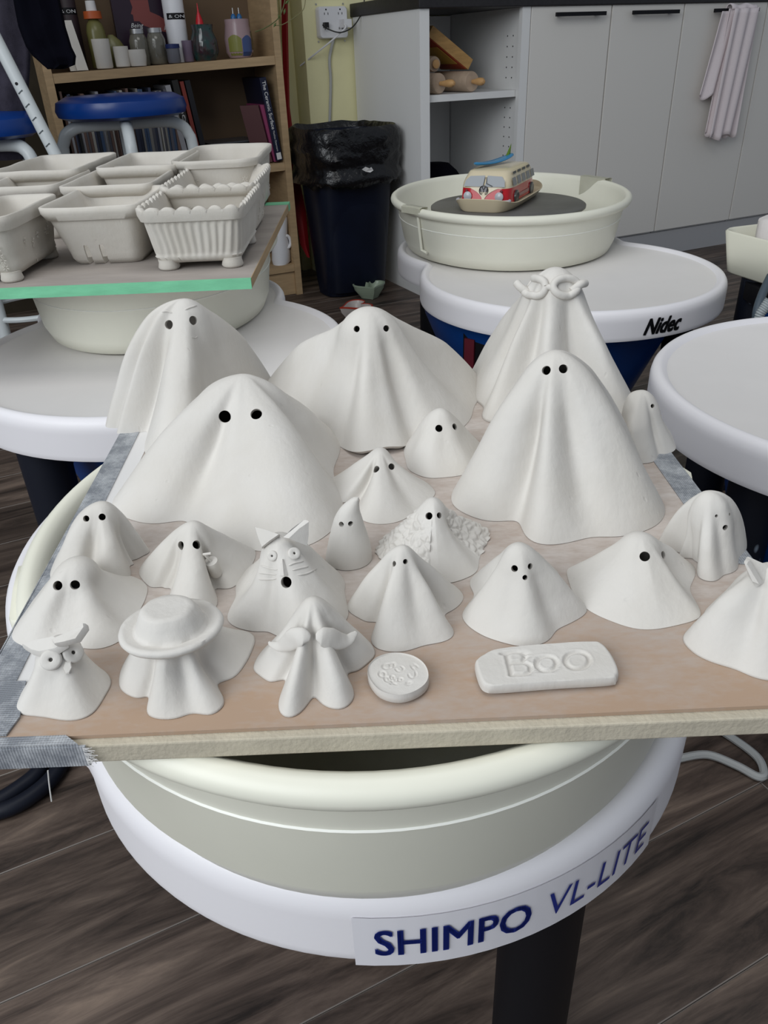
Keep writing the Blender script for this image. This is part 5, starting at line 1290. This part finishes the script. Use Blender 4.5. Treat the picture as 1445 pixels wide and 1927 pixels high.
cup = MB().lathe(cc_-ax_*kk_*20, [(0, 0), (kk_*10, 0), (kk_*11.5, kk_*3), (kk_*13.5, kk_*34), (kk_*12, kk_*39), (0, kk_*39.5)], 24, ax=ax_).go('cup', M['clay'], gK.root, True, angle=60)
tubep(gK, [c_+Vector((-kk_*20, 0, kk_*4)), cc_+Vector((-kk_*14, 0, kk_*2)), cc_+Vector((-kk_*6, 0, -kk_*2))], kk_*7, 'hand')
st_ = cc_+ax_*kk_*19; MB().tube([st_, st_+ax_*kk_*16-Vector((kk_*5, 0, 0)), st_+ax_*kk_*19-Vector((kk_*5, 0, 0))], kk_*3, 10).go('straw', M['clay'], cup, True)
MB().tube([st_+ax_*kk_*19-Vector((kk_*9, 0, 0)), st_+ax_*kk_*21+Vector((kk_*6, 0, 0))], kk_*2.6, 10).go('straw', M['clay'], cup, True)
gL = ghost('cat ghost with pointed ears, whiskers and an open mouth', (522, 1006), (538, 1125),
   [(428, 1167, 1.0), (445, 1181), (475, 1188), (505, 1188, 1.2), (525, 1198), (570, 1212), (610, 1202), (640, 1180), (656, 1157, 1.0), (650, 1130, 1.3), (646, 1112, 1.0), (648, 1095, .9), (630, 1070), (585, 1052), (530, 1048), (475, 1062), (447, 1098, .95), (446, 1122, 1.2), (432, 1148)],
   40, [(538, 1096, 11)], p=1.0, kv=1.2, wh=.30, thick=.0038, nth=160, nw=68)
def blade(g, pix, offs, thick, name, parent=None):   # flat clay piece with thickness from picture points
    P = []
    for (x, y), o in zip(pix, offs):
        P.append(PY(x, y, g['Y']+o))
    c = sum(P, Vector())/len(P); n = (P[1]-P[0]).cross(P[2]-P[0]).normalized()
    if n.dot(cF) > 0: n = -n
    r0 = [c+(p-c)*.96-n*thick*.5 for p in P]; r1 = [p-n*thick*.25 for p in P]; r2 = [p+n*thick*.25 for p in P]; r3 = [c+(p-c)*.93+n*thick*.5 for p in P]
    return MB().loft([r0, r1, r2, r3], 0, True, True).go(name, M['clay'], parent, True, angle=35)
tY = gL.hit(512, 1018)[0].y
blade({'Y': tY}, [(479, 992), (500, 997), (527, 1007), (508, 1020), (493, 1032), (485, 1012)], [.004, .003, .001, -.002, -.001, .002], .0030, 'ear', gL.root)
blade({'Y': tY}, [(577, 979), (577, 1006), (574, 1027), (556, 1020), (537, 1012), (557, 993)], [.004, .003, .001, -.001, -.002, .002], .0030, 'ear', gL.root)
disc_on(gL, 513, 1046, 10, 2.5, 'eye', hole=2.2); disc_on(gL, 553, 1042, 12, 2.5, 'eye', hole=2.4)
c_, n_ = gL.hit(534, 1072); vw = -ray(534, 1072).normalized(); kk_ = pix_m(c_, 1)
a_ = gL.hit(531, 1052)[0]; b_ = gL.hit(521, 1084)[0]; d_ = gL.hit(547, 1081)[0]
mk('nose', [a_-vw*.001, b_-vw*.001, d_-vw*.001, a_+vw*kk_*5, (b_+d_)/2+vw*kk_*16-Vector((0, 0, kk_*1)), (b_+a_)/2, (a_+d_)/2], [(0, 5, 3), (5, 4, 3), (5, 1, 4), (3, 4, 6), (0, 3, 6), (6, 4, 2), (1, 2, 4), (0, 1, 2)], M['clay'], gL.root)
for pts in ([(491, 1064), (506, 1069), (522, 1072)], [(487, 1078), (503, 1079), (520, 1081)], [(487, 1090), (503, 1090), (520, 1089)], [(543, 1064), (556, 1059), (571, 1056)], [(550, 1073), (566, 1069), (580, 1066)], [(560, 1082), (578, 1079), (596, 1070)]):
    strand_on(gL, pts, 1.9, 'whisker', lift=.15)
gN = ghost('ghost with a scaly crumpled texture over its arms', (815, 938), (818, 1025),
   [(708, 1036, 1.0), (716, 1050), (745, 1075), (780, 1098, 1.2), (810, 1100), (850, 1096, 1.0), (880, 1086), (898, 1074, 1.1), (903, 1050, 1.3), (912, 1028, 1.0), (921, 1003, .95), (914, 995), (880, 982), (815, 975), (760, 988), (725, 1012)],
   31, [(807, 971, 7), (827, 970, 6)], p=1.05, kv=1.5, wh=.32, thick=.0036, nth=300, nw=150,
   texture=lambda t, w_: (1.0 if (-3.2 < t < -1.75 or t > 2.6) and w_ > .22 else (1.0 if -.45 < t < .9 and w_ > .35 else 0))*min(1, max(0, (w_-.2)*6)))
gO = ghost('plain ghost in the front middle, just behind the round plaque', (757, 1027), (760, 1135),
   [(654, 1146, .95), (675, 1162), (694, 1171, 1.1), (712, 1170, 1.5), (697, 1200, 1.15), (705, 1218, 1.05), (730, 1226), (763, 1225, 1.0), (798, 1214, 1.15), (830, 1209), (850, 1201, 1.0), (855, 1187, 1.0), (836, 1158, 1.5), (852, 1148, 1.15), (868, 1134, .95), (872, 1118, .9), (845, 1095), (800, 1080), (755, 1075), (700, 1090), (665, 1120)],
   32, [(741, 1061, 5.5), (763, 1057, 5)], p=1.0, kv=1.5, wh=.30, thick=.0036, nth=160, nw=68)
gP = ghost('surprised ghost with a small round mouth, behind the BOO plaque', (977, 1024), (985, 1130),
   [(869, 1157, .95), (880, 1176), (909, 1195), (945, 1208, 1.1), (981, 1216, 1.05), (1014, 1213, 1.0), (1034, 1203, 1.15), (1048, 1185, 1.25), (1075, 1171, 1.0), (1098, 1157, .95), (1104, 1145, .95), (1085, 1120), (1058, 1098, 1.1), (1048, 1072, 1.0), (1015, 1060), (975, 1058), (925, 1062), (888, 1085, 1.0), (884, 1102, .95), (893, 1120, 1.2), (880, 1138)],
   33, [(968, 1070, 6.5), (998, 1066, 6), (988, 1087, 5)], p=1.0, kv=1.4, wh=.30, thick=.0036, nth=160, nw=68)
gQ = ghost('wide low ghost with one eye larger, between the surprised one and the cropped one', (1204, 1004), (1200, 1100),
   [(1066, 1072, .9), (1075, 1110, .95), (1090, 1133), (1110, 1150), (1135, 1163), (1168, 1176), (1200, 1184, 1.1), (1235, 1184), (1275, 1176), (1309, 1166, 1.0), (1320, 1156, 1.0), (1308, 1130, 1.2), (1298, 1108, 1.2), (1308, 1078, .9), (1300, 1060), (1258, 1054), (1200, 1050), (1130, 1058), (1085, 1064)],
   44, [(1213, 1047, 9.5), (1248, 1045, 8)], p=.95, kv=1.2, wh=.34, thick=.0038, nth=160, nw=68)
gR = ghost('ghost with three small holes perched at the right edge of the board', (1337, 925), (1336, 1028),
   [(1239, 1017, .8), (1250, 1036, .85), (1270, 1046, 1.2), (1290, 1051, 1.7), (1314, 1044, 1.8), (1311, 1080, 1.15), (1319, 1089, 1.0), (1335, 1094, .95), (1350, 1092, 1.0), (1361, 1082, 1.3), (1376, 1078, 1.0), (1388, 1069, .95), (1391, 1050, 1.2), (1400, 1041, .8), (1406, 1030, .75), (1400, 1000), (1370, 980), (1330, 972), (1275, 985)],
   42, [(1348, 971, 3), (1373, 968, 3), (1365, 993, 5.5)], ff=.65, p=.8, kv=1.9, wh=.34, thick=.0038, nth=160, nw=68)
gS = ghost('large cat-eared ghost cropped by the right picture edge', (1455, 1062), (1455, 1185),
   [(1283, 1198, 1.0), (1290, 1215), (1310, 1233), (1345, 1248, 1.2), (1385, 1260, 1.4), (1412, 1273, 1.15), (1447, 1281, 1.0), (1500, 1280), (1550, 1262), (1585, 1225), (1590, 1180), (1560, 1140), (1500, 1120), (1440, 1112), (1370, 1122), (1335, 1142, .95), (1320, 1165, 1.1)],
   46, [], p=1.05, kv=1.4, wh=.30, thick=.0040, nth=160, nw=68)
tY = gS.hit(1425, 1088)[0].y
blade({'Y': tY}, [(1403, 1052), (1425, 1062), (1452, 1073), (1448, 1086), (1425, 1100), (1410, 1078)], [.003, .003, .001, -.001, -.003, 0], .0032, 'ear', gS.root)
blade({'Y': tY-.002}, [(1402, 1054), (1408, 1057), (1432, 1097), (1419, 1092)], [.003, .002, -.003, -.002], .0035, 'ear_fold', gS.root)
gT = ghost('small owl ghost in the front left corner with ringed eyes and beak', (107, 1206), (117, 1292),
   [(29, 1330, 1.05), (33, 1341), (48, 1346), (80, 1349, 1.15), (123, 1356, 1.0), (150, 1354, 1.0), (176, 1342), (198, 1310), (210, 1284, .95), (200, 1265), (175, 1252), (120, 1245), (75, 1255), (45, 1295)],
   36, [], p=1.0, kv=1.4, wh=.34, thick=.0036, nth=140, nw=60)
tY = gT.hit(105, 1212)[0].y
blade({'Y': tY}, [(43, 1217), (70, 1209), (104, 1202), (128, 1213), (108, 1226), (76, 1232), (60, 1228)], [-.001, 0, 0, -.004, -.006, -.005, -.003], .0034, 'brow_wedge', gT.root)
blade({'Y': tY}, [(100, 1206), (130, 1193), (163, 1175), (164, 1182), (148, 1205), (126, 1211), (106, 1215)], [-.001, -.001, 0, -.001, -.004, -.006, -.006], .0034, 'brow_wedge', gT.root)
disc_on(gT, 97, 1242, 20, 4.5, 'eye', hole=4); disc_on(gT, 136, 1229, 20, 4.5, 'eye', hole=4)
bc_, n_ = gT.hit(126, 1256); vw = -ray(126, 1256).normalized(); kk_ = pix_m(bc_, 1)
X_ = (cR*.9-cU*.35).normalized(); Y_ = X_.cross(vw).normalized()
r_ = [(-8, -9), (2, -12), (9, -3), (9, 9), (4, 11), (-6, 3)]
MB().loft([[bc_+X_*x*kk_+Y_*y*kk_+vw*z*kk_ for x, y in r_] for z in (-2, 4)]+[[bc_+X_*x*kk_*.8+Y_*y*kk_*.8+vw*6*kk_ for x, y in r_]], 0, True, True).go('beak', M['clay'], gT.root)
gU = ghost('ghost wearing a broad round hat in the front row', (325, 1142), (335, 1262),
   [(225, 1288, .9), (236, 1304), (262, 1315, 1.2), (284, 1308, 1.5), (272, 1340, 1.1), (284, 1351), (305, 1355), (335, 1352, 1.1), (358, 1342, 1.3), (376, 1341, 1.2), (388, 1348, 1.05), (405, 1342), (420, 1328, 1.0), (426, 1317, 1.0), (404, 1288, 1.6), (440, 1274, 1.05), (465, 1242, 1.0), (478, 1214, .95), (480, 1196, .95), (455, 1186), (400, 1185), (320, 1195), (260, 1215), (230, 1255)],
   58, [], p=1.05, kv=1.5, wh=.40, thick=.0038, nth=160, nw=68)
hatY = gU.F.y-.002
hc = PY(323, 1183, hatY); kk_ = pix_m(hc, 1)
hax = (UZ+Vector((-.02, .04, 0))).normalized()
def hatring(rx, z, jit=0, ph=0, ry=None):
    X = Vector((1, 0, -hax.x)).normalized(); Y = hax.cross(X); ry = ry or rx
    return [hc+hax*z*kk_+X*(rx*kk_*math.cos(a)*(1+jit*noise.noise((math.cos(a)*2, math.sin(a)*2, ph))))+Y*(ry*kk_*.90*math.sin(a)*(1+jit*noise.noise((math.cos(a)*2, math.sin(a)*2, ph)))) for a in [2*PI*i/72 for i in range(72)]]
hat = MB().loft([hatring(52, -9), hatring(80, -9, .02, 1), hatring(93, -5, .02, 2), hatring(98, 3, .02, 3), hatring(95, 10, .02, 4), hatring(86, 10, .03, 5), hatring(74, 5, .04, 6), hatring(68, 5, .05, 7), hatring(64, 14, .05, 8), hatring(58, 30, .05, 9), hatring(51, 44, .05, 10), hatring(46, 49, .05, 11), hatring(36, 49, .04, 12), hatring(15, 47.5)], 0, True, True).go('hat', M['clay'], gU.root, True, angle=70)
gV = ghost('ghost with a big curled moustache in the front row', (588, 1126), (597, 1245),
   [(477, 1255, .9), (489, 1271), (516, 1286, 1.1), (538, 1276, 1.7), (524, 1322, 1.1), (530, 1344, 1.0), (545, 1350, .95), (563, 1344, 1.0), (578, 1328, 1.25), (587, 1308, 1.8), (592, 1308, 1.8), (604, 1323, 1.25), (621, 1332, 1.0), (642, 1334, .95), (659, 1324, 1.0), (667, 1303, 1.1), (654, 1270, 1.7), (674, 1263, 1.1), (695, 1247, 1.0), (707, 1229, .95), (690, 1203), (650, 1185), (595, 1178), (540, 1188), (498, 1220)],
   42, [], p=.95, kv=1.9, wh=.34, thick=.0038, nth=170, nw=70, smooth=1.2, ff=.8)
def moust(pts, rad, name):
    P = []
    for x, y in cr(pts, sub=6):
        c, n_ = gV.hit(x, y); P.append(c)
    # keep a smooth depth running forward of the body
    yall = min(p.y for p in P)-.0015; Q = []
    for (x, y), p_ in zip(cr(pts, sub=6), P): Q.append(PY(x, y, yall+.010*(abs(x-589)/82)**2))
    rs = np.interp(np.linspace(0, 1, len(Q)), np.linspace(0, 1, len(rad)), rad); k = pix_m(Q[0], 1)
    rings = []; 
    for i, q in enumerate(Q):
        t = (Q[min(i+1, len(Q)-1)]-Q[max(i-1, 0)]).normalized(); vw = -(q-cC).normalized(); s = t.cross(vw).normalized()
        rings.append([q+s*rs[i]*k*math.cos(a)+vw*rs[i]*k*.42*math.sin(a) for a in [2*PI*j/16 for j in range(16)]])
    MB().loft(rings, 0, True, True).go(name, M['clay'], gV.root, True, angle=60)
moust([(584, 1201), (570, 1198), (555, 1201), (540, 1210), (524, 1216), (510, 1212), (506, 1207)], [5, 17, 21, 17, 10, 5, 1.5], 'moustache_half')
moust([(594, 1198), (606, 1198), (622, 1202), (640, 1206), (655, 1204), (664, 1196), (671, 1189)], [5, 18, 21, 17, 12, 8, 3], 'moustache_half')

# crooked cone
cn = empty('clay_ghost'); tag(cn, 'thin cone ghost with a crooked tip standing left of the middle', 'figurine', 'clay ghosts on the board')
Fm = PZ(656, 1050, ZB+.0004); km = pix_m(Fm, 1)
lv = [(1048, 656, 44), (1030, 656.5, 41), (1010, 656, 36), (990, 655, 30), (975, 655, 25.5), (962, 656.5, 20), (952, 660, 15.5), (945, 664, 11.5), (939, 668, 7.5), (936, 671, 3.5)]
rings = []
for y, x, r in lv:
    q = PY(x, y, Fm.y); rings.append([Vector((q.x+r*km*math.cos(a), q.y+r*km*.92*math.sin(a), max(q.z, ZB+.0004) if y < 1040 else ZB+.0004)) for a in [2*PI*i/72 for i in range(72)]])
R2 = []
for j in range(len(rings)-1):
    for s in range(6):
        a0_ = rings[max(j-1, 0)]; a1_ = rings[j]; a2_ = rings[j+1]; a3_ = rings[min(j+2, len(rings)-1)]; t = s/6
        R2.append([0.5*((2*p1)+(-p0+p2)*t+(2*p0-5*p1+4*p2-p3)*t*t+(-p0+3*p1-3*p2+p3)*t**3) for p0, p1, p2, p3 in zip(a0_, a1_, a2_, a3_)])
R2.append(rings[-1])
mb_ = MB().loft(R2, 0, False, True); me = bpy.data.meshes.new('body'); me.from_pydata(mb_.v, [], mb_.f); bm = bmesh.new(); bm.from_mesh(me); bmesh.ops.recalc_face_normals(bm, faces=bm.faces)
bv_ = BVHTree.FromBMesh(bm)
cut = MB()
for ex_, ey_, er in ((642, 987, 5.2), (660, 986, 5.2)):
    d = ray(ex_, ey_).normalized(); c, n_, _, _ = bv_.ray_cast(cC, d); r = pix_m(c, er); ax = Vector((n_.x, n_.y, n_.z*.5)).normalized()
    cut.lathe(c, [(r*.97, -.006), (r*1.02, .006)], 28, ax=ax)
bm.to_mesh(me); bm.free(); me.materials.append(M['clay']); me.polygons.foreach_set('use_smooth', [True]*len(me.polygons))
b = bpy.data.objects.new('body', me); COL.objects.link(b); b.parent = cn
finish_shell(b, .0034, cut)

# ------------------------------------------------------------------ plaques (relief pressed into the clay)
def seg_dist(px, py, segs):
    d = np.full(px.shape, 9.9)
    for (x0, y0), (x1, y1) in segs:
        vx, vy = x1-x0, y1-y0; l2 = vx*vx+vy*vy+1e-12
        t = np.clip(((px-x0)*vx+(py-y0)*vy)/l2, 0, 1); d = np.minimum(d, np.hypot(px-x0-t*vx, py-y0-t*vy))
    return d
def poly2seg(p, closed=False):
    q = list(p)+([p[0]] if closed else []); return [(q[i], q[i+1]) for i in range(len(q)-1)]
def arc(cx, cy, rx, ry, a0=0, a1=2*PI, n=20): return [(cx+rx*math.cos(a), cy+ry*math.sin(a)) for a in np.linspace(a0, a1, n)]
def plaque(name, label, outline, h, segs, gw, gd, nx, ny, edge=.0025, extra=None, lip=None):
    root = empty(name); tag(root, label, 'plaque')
    O = np.array([(p.x, p.y) for p in outline]); c = O.mean(0)
    O = np.array(cr([tuple(p) for p in O], True, 6)); n = len(O)
    V = []; Fc = []; z0 = ZB+.0004
    levels = [(1.0-edge/.02, 0), (1, edge*.5), (1, h-edge*.9), (.985, h-edge*.2)]
    inner = .962
    for s, z in levels: V += [(c[0]+(p[0]-c[0])*s, c[1]+(p[1]-c[1])*s, z0+z) for p in O]
    K = 60
    for k in range(K+1):
        s = inner*(1-k/K)
        for p in O:
            V.append((c[0]+(p[0]-c[0])*s, c[1]+(p[1]-c[1])*s, z0+h))
    V = np.array(V); nl = len(levels)
    T = V[nl*n:]
    d = seg_dist(T[:, 0], T[:, 1], segs)
    T[:, 2] -= gd*np.clip(1.25-(d/gw), 0, 1)**.8
    T[:, 2] += gd*.15*np.exp(-((d-gw*1.8)/(gw*.5))**2)
    if extra is not None: T[:, 2] += extra(T[:, 0], T[:, 1])
    T[:, 2] += np.array([.00018*noise.noise((x*90, y*90, 0)) for x, y in T[:, :2]])
    V[nl*n:] = T
    for j in range(nl+K): Fc += [(j*n+i, j*n+(i+1) % n, (j+1)*n+(i+1) % n, (j+1)*n+i) for i in range(n)]
    Fc.append(tuple(reversed(range(n))))
    return mk('plaque_body', V.tolist(), Fc, M['clay'], root, True, angle=60)
def qp(x, y, h): p = PZ(x, y, ZB+h); return (p.x, p.y)
h2 = .0058
ol = [PZ(x, y, ZB+h2) for x, y in ((894, 1248), (897, 1240), (908, 1232), (935, 1221), (1022, 1212), (1112, 1207), (1134, 1211), (1152, 1232), (1164, 1258), (1162, 1270), (1148, 1277), (1050, 1283), (945, 1291), (916, 1290), (903, 1278))]
sg = []
for pts, cl in (([(944, 1230), (953, 1232), (962, 1270)], 0), ([(947, 1230), (972, 1227), (985, 1230), (989, 1238), (982, 1245), (956, 1248)], 0), ([(956, 1248), (986, 1247), (998, 1254), (998, 1264), (988, 1270), (961, 1271)], 0)):
    sg += poly2seg([qp(x, y, h2) for x, y in pts])
for cx, cy, rx, ry in ((1028, 1250, 19, 14), (1086, 1244, 23, 16)):
    sg += poly2seg([qp(x, y, h2) for x, y in arc(cx, cy, rx, ry)])
plaque('word_plaque', 'oblong clay plaque pressed with the word BOO', ol, h2, sg, .00095, .0013, 0, 0)
h3 = .0062
ol = [PZ(x, y, ZB+h3) for x, y in ((691, 1262), (695, 1248), (712, 1234), (742, 1227), (775, 1232), (798, 1247), (807, 1268), (800, 1287), (775, 1303), (745, 1308), (715, 1299), (697, 1280))]
cW = (sum(p.x for p in ol)/12, sum(p.y for p in ol)/12)
sg = []
for cx, cy, rx, ry, a0_, a1_ in ((728, 1251, 8, 5, .5, 5), (738, 1249, 4, 5, 3, 7), (752, 1256, 7, 5, -1, 3), (780, 1252, 5, 4, 2, 6), (776, 1266, 7, 7, -.5, 3), (719, 1266, 6, 5, 0, 6.3), (728, 1275, 4, 4, 0, 5), (753, 1276, 4, 3, 0, 6.3), (769, 1283, 4, 3, 0, 6.3), (738, 1272, 3, 3, 2, 7)):
    sg += poly2seg([qp(x, y, h3) for x, y in arc(cx, cy, rx, ry, a0_, a1_, 10)])
sg += poly2seg([qp(x, y, h3) for x, y in ((736, 1278), (744, 1285))])+poly2seg([qp(x, y, h3) for x, y in ((735, 1284), (745, 1277))])
rim = poly2seg([qp(x, y, h3) for x, y in arc(749, 1265, 48, 30, 0, 2*PI, 30)])
plaque('round_plaque', 'round clay plaque with pressed curls and letters and a raised rim', ol, h3, sg, .0005, .0005, 0, 0,
       extra=lambda x, y: -.0012*(1/(1+np.exp((np.hypot((x-cW[0]), (y-cW[1])*1.0)-.0165)/.00035))))
for o in list(bpy.data.objects):
    if o.type == 'MESH' and o.parent is None and 'label' not in o and 'kind' not in o: print('untagged', o.name)
